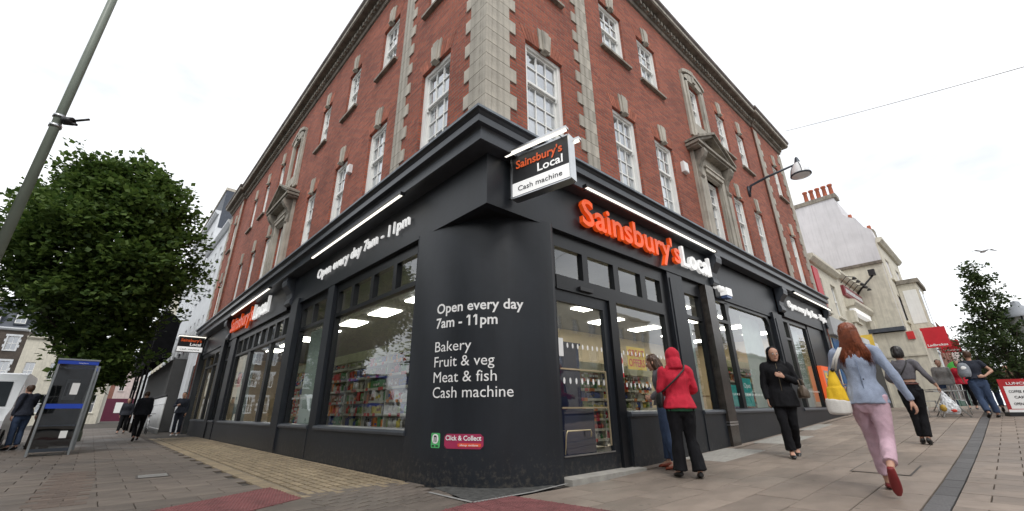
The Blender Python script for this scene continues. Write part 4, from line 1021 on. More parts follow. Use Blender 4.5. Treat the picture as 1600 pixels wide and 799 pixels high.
# ---- camera dome, floodlight
e = empty('security_camera', 'white dome security camera at the end of the orange shop name', 'camera')
mb = MB(); c = RF(7.95, .12, 4.02); mb.lathe(c, [(.001,-.09),(.05,-.075),(.075,-.04),(.08,0),(.085,.03),(.085,.06),(.001,.06)], 14); mb.build('dome', SIGNWHITE, e)
mb = MB(); mb.box(RF, 7.9, 8.0, -.05, .12, 4.08, 4.13); mb.build('bracket', SIGNWHITE, e, recalc=False)
e = empty('flood_light', 'white box security light on the blank charcoal fascia', 'floodlight')
mb = MB(); mb.box(RF, 8.28, 8.62, -.05, .14, 3.93, 4.14); mb.build('housing', SIGNWHITE, e, recalc=False); mb = MB(); mb.box(RF, 8.30, 8.60, -.04, .12, 3.86, 3.929); mb.build('lens', mat('blue_lens', (.1,.16,.35), .3), e, recalc=False)
# ================================================================== NEIGHBOURING BUILDINGS
ROOFS = mat('slate_roof', (.055,.065,.085), .6, var=.25, vscale=6, bump=.4)
def frontage(name, label, F, u0, u1, depth, z1, m, rows, cols, wfrac=.42, frame_m=WHITE, z0=-.2, parapet=None, cat='building', surround_m=None, proud=0, gz0=None, sub=True):
    """rows: (z_low, z_high); cols: count. Windows are parts; frame and panes their pieces."""
    e = empty(name, label, cat)
    holes = []; W = (u1-u0)/cols
    for a, b in rows:
        for k in range(cols):
            c = u0+W*(k+.5); holes.append((c-W*wfrac/2, c+W*wfrac/2, a, b))
    mb = MB(); wall(F, u0, u1, proud, z0, z1, holes, mb, reveal=.14)
    for (a, b) in ((u0, u0), (u1, u1)): mb.face([F(a,proud,z0),F(a,-depth,z0),F(a,-depth,z1),F(a,proud,z1)], [(0,z0),(depth,z0),(depth,z1),(0,z1)])
    mb.face([F(u0,-depth,z0),F(u1,-depth,z0),F(u1,-depth,z1),F(u0,-depth,z1)], [(u0,z0),(u1,z0),(u1,z1),(u0,z1)])
    mb.face([F(u0,proud,z1),F(u1,proud,z1),F(u1,-depth,z1),F(u0,-depth,z1)])
    mb.build('wall', m, e, recalc=False)
    pm = parapet or m
    mb = MB(); mb.extr(F, [(proud-.1,z1-.05),(proud+.12,z1-.05),(proud+.28,z1+.12),(proud+.28,z1+.25),(proud-.3,z1+.3),(proud-.3,z1-.05)], u0-.001, u1+.001); mb.build('cornice', pm, e)
    for a, b, c, d in holes:
        mb = MB(); k = proud-.10; t = .06
        mb.box(F, a, a+t, k-.05, k, c, d); mb.box(F, b-t, b, k-.05, k, c, d); mb.box(F, a+t, b-t, k-.05, k, d-t, d); mb.box(F, a+t, b-t, k-.05, k, c, c+t)
        mb.box(F, a+t, b-t, k-.04, k+.01, (c+d)/2-.03, (c+d)/2+.03); mb.box(F, (a+b)/2-.015, (a+b)/2+.015, k-.035, k-.004, c+t, d-t)
        wn = mb.build('window', frame_m, e, recalc=False)
        mb = MB(); mb.face([F(a,k-.03,c),F(b,k-.03,c),F(b,k-.03,d),F(a,k-.03,d)]); mb.build('pane', GLASS_FAR, wn, recalc=False)
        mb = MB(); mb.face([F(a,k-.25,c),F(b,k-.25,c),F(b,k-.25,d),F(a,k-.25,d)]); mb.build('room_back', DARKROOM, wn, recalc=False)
        mb = MB(); mb.box(F, a-.1, b+.1, proud-.02, proud+.10, c-.1, c-.001)
        if surround_m:
            n = int((d-c)/.3)
            for s in range(n):
                ww = .22 if s % 2 else .12; mb.box(F, a-ww, a-.001, proud, proud+.03, c+s*(d-c)/n, c+(s+1)*(d-c)/n-.01); mb.box(F, b+.001, b+ww, proud, proud+.03, c+s*(d-c)/n, c+(s+1)*(d-c)/n-.01)
            mb.box(F, a-.22, b+.22, proud, proud+.04, d+.001, d+.22)
        mb.build('sill', surround_m or m, wn, recalc=False)
    return e
STUC = mat('white_stucco', (.66,.68,.70), .8, var=.08, bump=.2, streak=.15); STUC2 = mat('cream_stucco', (.62,.585,.49), .85, var=.12, bump=.2, streak=.2)
STUC3 = mat('pinkish_render', (.60,.50,.47), .85, var=.1, streak=.15); GREYR = mat('gable_render', (.66,.65,.67), .9, var=.10, vscale=.9, bump=.3, streak=.14)
DKBRICK = brickmat('dark_stock_brick', (.085,.065,.055), (.05,.042,.038), (.14,.12,.10)); REDB2 = brickmat('plain_red_brick', (.30,.10,.06), (.22,.07,.05), (.25,.2,.17))
MAROON = mat('maroon_shopfront', (.10,.012,.035), .5)
# left street, same side
A = frontage('stucco_terrace_house', 'white stucco house joined to the brick building, lower than its neighbour', LF, 25.5, 34, 8, 12.45, STUC, [(5.2,6.9),(8.6,9.9),(10.7,11.6)], 5, .34)
B = frontage('stucco_terrace_house', 'tall white stucco house with a slate hung end wall above its lower neighbour', LF, 34.02, 47, 9, 16.3, STUC, [(5.2,6.9),(8.4,10.2),(11.2,12.8),(13.8,15.0)], 5, .32)
mb = MB(); mb.box(LF, 34.0, 46.6, -9, -.12, 15.1, 18.5); mb.build('slate_cladding', ROOFS, B, recalc=False)
mb = MB(); mb.box(LF, 33.96, 46.7, -9, -.06, 18.501, 18.75); mb.build('coping', STONE, B, recalc=False)
frontage('terrace_house', 'cream terrace house further down the left street', LF, 47.02, 58, 9, 14.6, STUC2, [(5.2,6.9),(8.2,9.8),(11,12.2)], 4, .3)
frontage('terrace_house', 'pale grey terrace house at the end of the left street row', LF, 58.02, 72, 9, 12.6, STUC, [(5,6.6),(8,9.6)], 4, .3)
# black shop canopy / balcony
BLKM = mat('black_canvas', (.006,.006,.007), .9, spec=.08, var=.5, bump=.3, bscale=8)
e = empty('black_canopy', 'large black canopy with a sloping hood over the pavement beside the white houses', 'canopy')
mb = MB(); sweep(mb, [(.95,6.55),(1.35,6.9),(1.85,7.15),(1.95,6.9),(2.0,4.1),(1.9,3.95),(1.0,4.3)], [lambda d: LF(29.2, d, 0), lambda d: LF(46, d, 0)]); mb.build('hood', BLKM, e)
for s in (29.7, 33.5, 37.5, 40.8):
    mb = MB(); mb.tube([LF(s,1.85,0),LF(s,1.85,4.3)], .06, 8); q = mb.build('post', BLKM, e); mb = MB(); mb.tube([LF(s,1.85,3.5),LF(s,1.3,4.2)], .04, 6); mb.build('brace', BLKM, q)
for k in range(8): mb = MB(); mb.box(LF, 29.6+k*1.6, 29.6+k*1.6+.06, 2.0, 2.07, 4.4, 6.8); mb.build('rib', BLKM, e, recalc=False)
members(LF, 'dark_shopfront', [(28.9,46,-.02,.80,0,4.2),(25.6,26.6,0,.05,0,3.6)], DARKROOM, A); members(LF, 'white_pier', [(26.8,28.7,.0,.16,0,5.0)], STUC, A)  # dark block set forward, adds the darkness under the canopy
# across the left street
VF = frame((-32, 67, 0), X_, nX)
V = frontage('victorian_building', 'dark brick building with white quoined windows and a slate mansard roof at far left', VF, 0, 17.7, 9, 10.0, DKBRICK, [(1.0,3.2),(4.6,6.6),(8.0-.2,9.3)], 9, .42, surround_m=STUC, parapet=STUC)
mb = MB(); mb.extr(VF, [(.05,10.25),(-1.2,12.6),(-1.6,12.8),(-8,12.8),(-8,10.25)], 0, 17.7); mb.build('mansard_roof', ROOFS, V)
for k in range(9):
    c = 1+k*1.966; mb = MB(); mb.box(VF, c-.5, c+.5, -1.2, .05, 10.6, 12.0); d = mb.build('dormer', ROOFS, V, recalc=False)
    mb = MB(); mb.box(VF, c-.42, c+.42, .051, .09, 10.75, 11.85); mb.build('window_frame', WHITE, d, recalc=False)
    mb = MB(); mb.box(VF, c-.34, c-.02, .091, .1, 10.83, 11.77); mb.box(VF, c+.02, c+.34, .091, .1, 10.83, 11.77); mb.build('pane', GLASS_FAR, d, recalc=False)
mb = MB(); mb.prism(VF, [(9,12.8),(15.6,12.8),(15.6,13.3),(13.9,14.6),(9,14.6)], -7, -.9); mb.build('roof_gable', ROOFS, V); mb = MB(); mb.box(VF, 9.2, 14.6, -.9, -.86, 12.95, 14.3); mb.build('studio_window', STUC2, V, recalc=False)
frontage('white_house', 'white painted house right of the dark brick building, half hidden by the tree', VF, 17.72, 25.6, 9, 9.2, STUC2, [(1.2,3.2),(4.8,6.6)], 4, .4)
FF = frame((-14, 92, 0), X_, nX)
frontage('brick_house', 'plain red brick house end beyond the tree at the end of the left street', FF, 3.5, 7.6, 12, 10.8, REDB2, [(5.5,7.2)], 1, .3)
P_ = frontage('gabled_house', 'pale pink house with maroon ground floor at the end of the left street', FF, 7.62, 10.9, 12, 8.6, STUC3, [(4.6,6.2)], 2, .4)
members(FF, 'shopfront', [(3.5,10.9,0,.06,-.1,3.4)], MAROON, P_); members(FF, 'shop_window', [(4.2,5.0,.06,.1,1.2,2.8),(8.3,9.2,.06,.1,1.2,2.8)], WHITE, P_)
mb = MB(); mb.prism(FF, [(7.6,8.9),(10.9,8.9),(9.25,11)], -12, .1); mb.build('roof', ROOFS, P_)
# right street: two low shops
S1 = frontage('low_shop', 'low cream shop with red vertical panel next to the brick building', RF, 18.48, 23.3, 9, 7.35, STUC2, [(5.1,6.75)], 2, .38, z0=.3)
members(RF, 'red_panel', [(18.62,19.45,0,.10,4.5,7.05)], mat('red_panel', (.48,.015,.03), .5), S1)
members(RF, 'fascia', [(18.55,23.2,0,.22,3.9,4.7)], GREYP, S1); members(RF, 'shop_window', [(18.9,19.9,.0,.05,1.3,3.8)], mat('blue_hoarding', (.02,.10,.26), .5), S1); members(RF, 'shop_glass', [(20.0,23.0,.0,.05,1.2,3.8)], DARKROOM, S1); members(RF, 'awning', [(20.0,23.1,.05,.9,3.55,3.8)], STUC, S1)
S2 = frontage('low_shop', 'low cream shop with moulded pediment sign and swan neck lights', RF, 23.32, 28.3, 9, 7.55, STUC2, [(5.3,5.9)], 1, .2, z0=.3)
members(RF, 'sign_board', [(23.9,28.1,.0,.14,6.55,7.1)], mat('dark_red_sign', (.20,.02,.03), .5), S2); members(RF, 'sign_lettering', [(24.2+k*.35,24.4+k*.35,.14,.16,6.72,6.95) for k in range(11)], STUC, S2)
mb = MB(); sweep(mb, [(0,5.9),(.35,5.95),(.45,6.1),(.45,6.25),(0,6.35)], [lambda d: RF(23.8,d,0), lambda d: RF(28.2,d,0)]); mb.build('moulded_canopy', STUC2, S2)
members(RF, 'light_box', [(24.2,27.8,.05,.3,5.6,5.85)], SIGNWHITE, S2); members(RF, 'shopfront', [(23.9,27.9,0,.06,.8,4.2)], DARKROOM, S2); members(RF, 'pilaster', [(23.32,23.8,0,.15,.5,5.6),(27.9,28.3,0,.15,.5,5.6)], STUC2, S2)
members(RF, 'bracket_capital', [(23.3,23.85,.15,.35,5.0,5.6),(27.85,28.35,.15,.35,5.0,5.6)], STUC2, S2)
e = empty('yellow_sign', 'yellow hanging sign with small black print above the pavement past the cash machine', 'sign')
members(frame((21.3,-.1,0),(0,-1,0),(-1,0,0)), 'board', [(.1,.95,0,.06,3.35,4.05)], POSTY, e); members(frame((21.3,-.1,0),(0,-1,0),(-1,0,0)), 'print', [(.25,.4,.06,.07,3.65,3.85),(.6,.75,.06,.07,3.65,3.85),(.3,.7,.06,.07,3.5,3.56)], BLACKP, e)
for k in range(5):
    e = empty('swan_neck_lamp', 'small black swan neck lamp over the dark red sign board, '+['first','second','third','fourth','fifth'][k]+' from the left', 'lamp', group='swan neck lamps over the dark red sign')
    u = 24.3+k*.9; mb = MB(); mb.tube([RF(u,.0,7.3),RF(u,.3,7.6),RF(u,.6,7.5)], .02, 5); mb.build('arm', BLACKP, e); mb = MB(); mb.lathe(RF(u,.62,7.38), [(.02,.14),(.06,.1),(.12,0),(.001,.0)], 10); mb.build('shade', BLACKP, e)
# tall rendered gable with chimney, facing us
GX = 28.35; GF = frame((GX, 0, 0), (0, -1, 0), (-1, 0, 0))   # u = towards the street
k_ = (GX+3.495)/(27+3.495)
def gk(y, z): return (-((y+4.608)*k_-4.608), (z-1)*k_+1)
G_ = empty('gabled_rendered_building', 'tall pale building whose blank stepped gable with a chimney rises above the low shops', 'building')
prof = [gk(4,.2), gk(4,13.1), gk(1.3,13.35), gk(-.45,13.3), gk(-.62,12.08), gk(-.84,11.78), gk(-1.15,11.6), gk(-1.41,10.94), gk(-1.65,10.73), gk(-1.72,10.1), gk(-1.66,9.9), gk(-1.66,.2)]
mb = MB(); mb.prism(GF, prof, -7, 0); mb.build('wall', GREYR, G_)
a0, b0 = gk(2.1,13.2), gk(-.5,13.4)
mb = MB(); mb.box(GF, a0[0], b0[0]+.1, -.9, .06, 13.55*k_-.3, 13.55*k_-.02); ch = mb.build('chimney', STONE_D, G_, recalc=False)
TERR = mat('terracotta_pot', (.36,.10,.05), .8, var=.3, vscale=9)
for k in range(5):
    mb = MB(); mb.lathe(GF(b0[0]-.12-k*.36, -.4, 14.1), [(.12,0),(.15,.1),(.13,.16),(.11,.75),(.15,.8),(.15,.9),(.001,.88)], 10); mb.build('chimney_pot', TERR, ch)
for yy, z0, z1 in ((-.80,11.5,12.3),(-1.50,10.5,11.95)):
    q = gk(yy, z0); mb = MB(); mb.box(GF, q[0]-.18, q[0]+.2, -1.6, -.9, q[1]-.8, q[1]+.5); mb.build('chimney', STONE_D, G_, recalc=False); mb = MB(); mb.lathe(GF(q[0], -1.2, q[1]+.5), [(.11,0),(.1,.35),(.001,.34)], 8); mb.build('chimney_pot', TERR, G_)
lo = [gk(.52,.2), gk(.52,8.64), gk(-1.59,8.71), gk(-1.62,5.1)]
mb = MB(); mb.box(GF, gk(.9,0)[0], gk(-1.64,0)[0], .0, .05, .2, gk(0,8.62)[1]); mb.build('cream_lower_wall', STUC2, G_, recalc=False)
mb = MB(); mb.box(GF, gk(.9,0)[0], gk(-1.64,0)[0]+.05, .0, .16, gk(0,8.62)[1], gk(0,8.78)[1]); mb.build('coping', CORN_D, G_, recalc=False)
mb = MB(); mb.box(GF, gk(0,0)[0], gk(-2.2,0)[0], -6, .35, .2, gk(0,4.7)[1]); mb.build('ground_floor_block', STUC2, G_, recalc=False)
mb = MB(); mb.box(GF, gk(.1,0)[0], gk(-1.7,0)[0], .0, .55, gk(0,4.75)[1], gk(0,4.95)[1]); mb.build('ledge', ROOFS, G_, recalc=False)
mb = MB(); mb.box(GF, gk(-.2,0)[0], gk(-2.21,0)[0], .35, .40, gk(0,3.4)[1], gk(0,3.5)[1]); mb.build('string_course', STUC2, G_, recalc=False)
a, b = gk(-1.69,4.65), gk(-1.8,4.25); mb = MB(); mb.box(GF, a[0], a[0]+.3, .35, .42, b[1], a[1]); tag(mb.build('red_plaque', POSTR, recalc=False), 'small red square plaque on the cream wall above the dark haired woman', 'plaque')
e = empty('flood_light', 'black floodlight on a long raked arm in front of the cream gable wall', 'floodlight')
a, b = gk(-.18,7.07), gk(-1.14,7.9); mb = MB(); mb.tube([GF(a[0],.05,a[1]),GF(a[0]+.3,.5,a[1]+.2),GF(b[0],.5,b[1])], .05, 6); mb.build('arm', BLACKP, e); mb = MB(); mb.box(GF, b[0]-.15, b[0]+.15, .35, .65, b[1], b[1]+.35); mb.build('lamp_head', BLACKP, e, recalc=False)
# street side of that block and the row beyond
YF = frame((GX, 1.72*k_, 0), X_, nX)
YF = frame((GX, -1.72*k_+.2, 0), X_, nX)
W_ = frontage('bay_fronted_house', 'cream house with stacked bay windows turning the corner of the side wall', YF, .05, 7, 6, 10.3, STUC2, [(5.6,7.2),(8.2,9.5)], 2, .4, z0=.3)
mb = MB(); mb.prism(YF, [(2.0,5.0),(5.2,5.0),(5.2,7.9),(2.0,7.9)], .02, .9); bw = mb.build('bay', STUC2, W_); mb = MB(); mb.box(YF, 1.9, 5.3, .02, 1.05, 7.9, 8.15); mb.box(YF, 1.9, 5.3, .02, 1.05, 4.8, 5.0); mb.build('bay_cornice', STONE_D, bw, recalc=False)
mb = MB(); mb.box(YF, 2.2, 3.4, .901, .92, 5.5, 7.5); mb.box(YF, 3.8, 5.0, .901, .92, 5.5, 7.5); mb.build('bay_window', GLASS_FAR, bw, recalc=False)
members(frame(YF(2.0,0,0), (0,-1,0), (-1,0,0)), 'bay_side_window', [(.2,.8,0,.02,5.5,7.5)], WHITE, bw)
GREENM = mat('green_shopfront', (.02,.10,.06), .5)
RB = [(7.05, 8, 8.0, STUC, 'narrow white house with black window hoods beyond the bay fronted house', [(4.8,6.2),(6.8,7.6)], 3),
      (15.1, 12, 7.2, REDB2, 'brick fronted shop building further along the right street', [(4.6,5.8)], 4),
      (27.2, 14, 6.8, STUC3, 'pinkish shop building in the distance on the right street', [(4.4,5.6)], 5),
      (41.3, 18, 6.2, STUC, 'pale distant building closing the left side of the right street', [(4.0,5.0)], 5),
      (59.5, 26, 5.6, DKBRICK, 'darkest distant building at the far end of the right street', [(3.6,4.6)], 6)]
for u, wd, h, m, lb, rows, c in RB:
    q = frontage('shop_building', lb, YF, u, u+wd, 7, h, m, rows, c, .35, z0=.5)
    members(YF, 'shopfront', [(u+.3,u+wd-.3,0,.12,.9,3.2)], (GREENM if u < 20 else DARKROOM), q)
    members(YF, 'shop_glass', [(u+.5+k*1.6,u+1.8+k*1.6,.12,.13,1.3,2.6) for k in range(int((wd-1)/1.6))], STUC, q)
    mb = MB()
    for k in range(3):
        x = u+wd*(k+.5)/3; mb.box(YF, x, x+.5, -1.2, -.6, h+.3, h+1.1)
    mb.build('chimney', STONE_D, q, recalc=False)
# buildings across the right street, seen reflected in the shop windows
OF = frame((60, -25.5, 0), (-1, 0, 0), (0, 1, 0))
frontage('opposite_building', 'cream Georgian terrace across the right street with three rows of sash windows', OF, 12, 46, 8, 12, STUC2, [(1.0,3.4),(5.2,7.4),(8.8,10.6)], 12, .4)
frontage('opposite_building', 'pale terrace across the road junction from the entrance door', OF, 47, 78, 8, 11, STUC, [(1.0,3.4),(5.0,7.2),(8.4,9.8)], 11, .38)
EF = frame((-33, -30, 0), (0, 1, 0), (1, 0, 0))
frontage('opposite_building', 'brown brick terrace on the far side of the left street', EF, 0, 34, 8, 11, DKBRICK, [(1.0,3.2),(5.0,7.0),(8.2,9.6)], 11, .4, surround_m=STUC)
frontage('opposite_building', 'long low brick terrace on the far side of the left street behind the parked van', EF, 35, 84, 8, 6.4, DKBRICK, [(1.0,3.2),(4.3,5.8)], 15, .4, surround_m=STUC)  # unseen terrace, lowered and darkened to dim its reflection in the windows
# distant right side of the right street
DF = frame((70, -12, 0), (-1, 0, 0), (0, 1, 0))
frontage('distant_terrace', 'low distant terrace behind the small tree at far right', frame((90,-13,0),(-1,0,0),(0,1,0)), 0, 50, 8, 6.2, STUC3, [(3.8,4.8)], 12, .35, z0=.5)
# ================================================================== STREET FURNITURE AND VEHICLES
LAMPG = mat('grey_green_column', (.19,.22,.18), .45, var=.1, streak=.1); DKMET = mat('dark_grey_metal', (.045,.055,.07), .4, .3)
e = empty('lamp_column', 'tall grey green lamp column leaning through the top left of the view', 'lamp post', (-5.09, 2.72, 0))
mb = MB(); mb.tube([(0,0,0),(0,0,1.4)], .095, 20); mb.tube([(0,0,1.4),(0,0,10.5)], [.052,.045], 20); mb.build('column', LAMPG, e)
mb = MB(); mb.tube([(0,0,10.5),(.1,0,10.9),(.9,.3,11.1)], .035, 10); mb.box(WF, .8,1.5,.2,.45,11.05,11.18); mb.build('lamp_head', LAMPG, e)
mb = MB(); mb.tube([(0,0,4.55),(0,0,4.59)], .064, 20); mb.tube([(0,0,4.70),(0,0,4.74)], .064, 20); mb.build('steel_band', STEEL, e)
mb = MB(); mb.tube([(.06,-.05,4.66),(.15,-.10,4.66)], .055, 10); mb.tube([(.13,-.08,4.67),(.30,-.20,4.71)], .015, 8); mb.tube([(.12,-.08,4.63),(.2,-.14,4.61)], .018, 8); mb.build('clamp', BLACKP, e)
# wall lamp on the right facade
e = empty('wall_lamp', 'bell shaped glass street lantern on a long bracket from the brick wall', 'lamp')
a = RF(12.55, 0.02, 8.82); 
tip = RF(12.72, 1.72, 9.22)
mb = MB(); mb.tube([a-Z_*.22, a+RF(0,.12,.12), a+(tip-a)*.4+Z_*.10, tip], [.05,.05,.045,.035], 10); mb.tube([a-Z_*.3, a+Z_*.12+RF(0,.03,0)], .06, 8); mb.build('bracket_arm', DKMET, e)
LG = mat('frosted_lantern_glass', (.78,.79,.80), .25, var=.03)
mb = MB(); mb.lathe(tip, [(.001,.28),(.05,.22),(.09,.06),(.11,.0)], 14); mb.build('cap', DKMET, e)
mb = MB(); mb.lathe(tip, [(.10,.02),(.17,-.08),(.25,-.24),(.29,-.40),(.30,-.46)], 18); mb.build('glass_bell', LG, e)
mb = MB(); mb.lathe(tip, [(.30,-.46),(.325,-.46),(.325,-.50),(.29,-.51),(.29,-.46)], 18); mb.build('rim', DKMET, e)
mb = MB(); mb.lathe(tip, [(.29,-.50),(.2,-.56),(.001,-.58)], 18); mb.build('diffuser', LG, e)
for k in range(4):
    mb = MB(); t = k*math.pi/2+.4; mb.tube([tip+Vector((r*math.cos(t), r*math.sin(t), z)) for r, z in ((.115,.0),(.18,-.08),(.26,-.24),(.305,-.44))], .012, 5); mb.build('rib', DKMET, e)
# cable across the street with a small hook
mb = MB(); p0, p1 = Vector((18.6,0,12.9)), Vector((-5.5, -30, 13.4)); n = 24
p0 = Vector((21.83, 0, 16.09)); p1 = Vector((9.55, -17.1, 6.3))
mb.tube([p0.lerp(p1, i/n)-Z_*(.25*(1-(2*i/n-1)**2)) for i in range(n+1)], .016, 5); tag(mb.build('overhead_cable', mat('grey_cable', (.42,.42,.43), .6), recalc=False), 'thin pale overhead cable strung across the white sky at upper right', 'cable')
# seagull
e = empty('seagull', 'small gliding seagull in the sky above the right hand tree', 'bird')
q = Vector((28.49, -5.53, 8.52)); mb = MB()
u_ = Vector((.62,-.78,0)); mb.tube([q-u_.cross(Z_)*.22, q, q+u_.cross(Z_)*.28], [.02,.07,.02], 8); mb.build('body', mat('gull_grey', (.45,.45,.46), .7), e)
mb = MB()
for s in (-1, 1): mb.face([q+u_*s*.03+u_.cross(Z_)*.06, q+u_*s*.35+Z_*.09+u_.cross(Z_)*.05, q+u_*s*.72-Z_*.02-u_.cross(Z_)*.06, q+u_*s*.33+Z_*.08-u_.cross(Z_)*.10, q+u_*s*.03-u_.cross(Z_)*.08])
mb.build('wing', mat('gull_wing', (.30,.31,.33), .7), e, recalc=False)
# telephone box
TBF = frame((-5.31, 12.29, 0), Vector((.81,.07,0)), Vector((.07,-.81,0)))
e = empty('telephone_box', 'grey framed glass telephone box with blue bands on the left pavement', 'telephone box')
BLUE = mat('telephone_blue', (.012,.055,.42), .4, var=.08); TG = glassmat('smoky_telephone_glass', (.26,.28,.28), .90); GF_ = mat('grey_aluminium', (.28,.30,.31), .4, .6)
W0, D0, H0 = .81, .95, 2.42
def bx(nm, L, m, par=e): return members(TBF, nm, L, m, par)
for x in (0, W0-.045):
    for y in (0, -D0): bx('corner_post', [(x,x+.045,y,y+.045 if y < 0 else .045,0,H0)], GF_)
bx('roof', [(-.02,W0+.02,-D0-.02,.065,H0,H0+.04)], GF_); bx('roof_band', [(.0,W0,-D0,.05,H0-.11,H0-.001)], BLUE)
bx('name_panel', [(.05,W0-.05,.05,.055,H0-.10,H0-.03)], BLUE)
text('Telephone', lambda a, b, d: TBF(.40+a, .057+d, H0-.085+b), PRINTWHITE, e, 'lettering', w=.2, cap=.03, depth=0)
bx('blue_band', [(.045,W0-.045,.0,.02,1.16,1.28)], BLUE); bx('blue_band', [(.0,.02,-D0+.045,.0,1.16,1.28)], BLUE); bx('blue_band', [(W0-.02,W0,-D0+.045,.0,1.16,1.28)], BLUE)
bx('rail', [(.045,W0-.045,0,.03,.10,.18),(.045,W0-.045,0,.03,.72,.75),(0,.03,-D0+.045,0,.10,.18),(W0-.03,W0,-D0+.045,0,.10,.18)], DKMET)
for nm, q in (('f',[(.045,.012,.18),(W0-.045,.012,.18),(W0-.045,.012,H0-.11),(.045,.012,H0-.11)]),('b',[(.045,-D0+.02,.18),(W0-.045,-D0+.02,.18),(W0-.045,-D0+.02,H0-.11),(.045,-D0+.02,H0-.11)]),('l',[(.012,-D0+.04,.18),(.012,0,.18),(.012,0,H0-.11),(.012,-D0+.04,H0-.11)]),('r',[(W0-.012,-D0+.04,.18),(W0-.012,0,.18),(W0-.012,0,H0-.11),(W0-.012,-D0+.04,H0-.11)])):
    mb = MB(); mb.face([TBF(*c) for c in q]); mb.build('pane', TG, e, recalc=False)
bx('back_board', [(.06,W0-.06,-D0+.05,-D0+.10,.2,2.26)], mat('phone_backboard', (.03,.033,.036), .6)); bx('telephone', [(.30,.56,-D0+.12,-D0+.30,1.40,1.95)], GREYP); bx('handset', [(.32,.37,-D0+.30,-D0+.36,1.5,1.85)], BLACKP)  # back board widened and kept dark so the box looks dark inside
bx('paper_notice', [(.42,.57,.03,.033,1.52,1.82),(.50,.64,.03,.033,.42,.60)], PRINTWHITE)
# second box behind
c2 = empty('telephone_box', 'second telephone box standing directly behind the first', 'telephone box')
T2 = frame((-5.36, 14.3, 0), Vector((.81,.07,0)), Vector((.07,-.81,0)))
members(T2, 'frame', [(0,.05,-.9,-.85,0,2.4),(.76,.81,-.9,-.85,0,2.4),(0,.05,0,.05,0,2.4),(.76,.81,0,.05,0,2.4),(0,.81,-.9,.05,2.4,2.44)], GF_, c2); members(T2, 'roof_band', [(0.001,.809,-.89,.04,2.29,2.399)], BLUE, c2)
mb = MB(); mb.face([T2(.8,-.86,.15),T2(.8,0,.15),T2(.8,0,2.3),T2(.8,-.86,2.3)]); mb.build('pane', TG, c2, recalc=False)
# thin sign pole
e = empty('sign_pole', 'thin grey green pole rising behind the telephone box', 'pole', (-4.85, 20.35, 0)); mb = MB(); mb.tube([(0,0,0),(0,0,5.4)], .035, 8); mb.build('pole', LAMPG, e); mb = MB(); mb.lathe((0,0,0), [(.07,0),(.07,.3),(.04,.4)], 8); mb.build('base', LAMPG, e)
# van
VANW = mat('van_white', (.62,.64,.66), .3, var=.04, coat=.5); VB = mat('van_dark_trim', (.02,.021,.023), .5); TYRE = mat('tyre_rubber', (.015,.015,.015), .85)
def van(o, ang, label, paint=VANW, L=5.2, W=1.95, H=2.45):
    e = empty('parked_van', label, 'van', o, ang)     # nose towards -y in its own frame
    mb = MB(); F = frame((0,0,0), (0,1,0), (1,0,0))
    pr = [(0,.35),(0,.95),(.12,1.10),(.85,1.32),(1.55,2.18),(1.85,H-.05),(2.2,H),(L-.08,H),(L,H-.1),(L,.35)]
    mb.prism(F, pr, -W/2, W/2); b = mb.build('body', paint, e)
    bm = bmesh.new(); bm.from_mesh(b.data); bmesh.ops.bevel(bm, geom=[x for x in bm.edges if x.calc_face_angle(0) > .2], offset=.06, segments=3, affect='EDGES'); bm.to_mesh(b.data); bm.free()
    GD = mat('van_glass', (.03,.035,.04), .08) if 'van_glass' not in bpy.data.materials else bpy.data.materials['van_glass']
    mb = MB(); n = Vector((0,-.78,.62)); mb.face([(-W/2+.16,.90-.03,1.37),(W/2-.16,.90-.03,1.37),(W/2-.24,1.52-.03,2.14),(-W/2+.24,1.52-.03,2.14)]); mb.build('windscreen', GD, e, recalc=False)
    for s in (-1, 1):
        x = s*(W/2+.004); mb = MB(); mb.face([(x,1.0,1.38),(x,2.0,1.38),(x,2.0,2.05),(x,1.55,2.05)]); mb.build('side_window', GD, e, recalc=False)
        mb = MB(); mb.box(WF, s*(W/2-.34)-.16, s*(W/2-.34)+.16, -.02, .06, .82, 1.02); mb.build('headlight', mat('headlight_glass', (.6,.62,.65), .1) if 'headlight_glass' not in bpy.data.materials else bpy.data.materials['headlight_glass'], e, recalc=False)
        mb = MB(); mb.box(WF, s*(W/2+.02), s*(W/2+.22), 1.0, 1.12, 1.35, 1.65); mb.build('mirror', VB, e, recalc=False)
        for y in (.95, L-1.05):
            ax = Matrix(((0,0,1),(1,0,0),(0,1,0))); mb = MB(); mb.lathe((s*(W/2-.10),y,.34), [(.001,.0),(.18,.0),(.34,-.02),(.34,.12*1),(.18,.14),(.001,.14)] if s > 0 else [(.001,-.14),(.18,-.14),(.34,-.12),(.34,.02),(.18,0),(.001,0)], 20, 0, ax); w_ = mb.build('wheel', TYRE, e)
            mb = MB(); mb.lathe((s*(W/2+.05),y,.34), [(.001,.0),(.19,.0),(.2,-.02)], 14, 0, ax); mb.build('hub', GREYP, w_)
    mb = MB(); mb.box(WF, -W/2-.01, W/2+.01, -.06, .25, .32, .72); mb.build('bumper', VB, e, recalc=False); mb = MB(); mb.box(WF, -.55, .55, -.025, .0, .76, .93); mb.build('grille', VB, e, recalc=False)
    return e
van((-7.3, 15.3, -.1), rad(2.76), 'white van parked at the left kerb with two men standing at its side')
van((-10.9, 31, -.1), rad(2.76), 'second white van parked further up the left street')
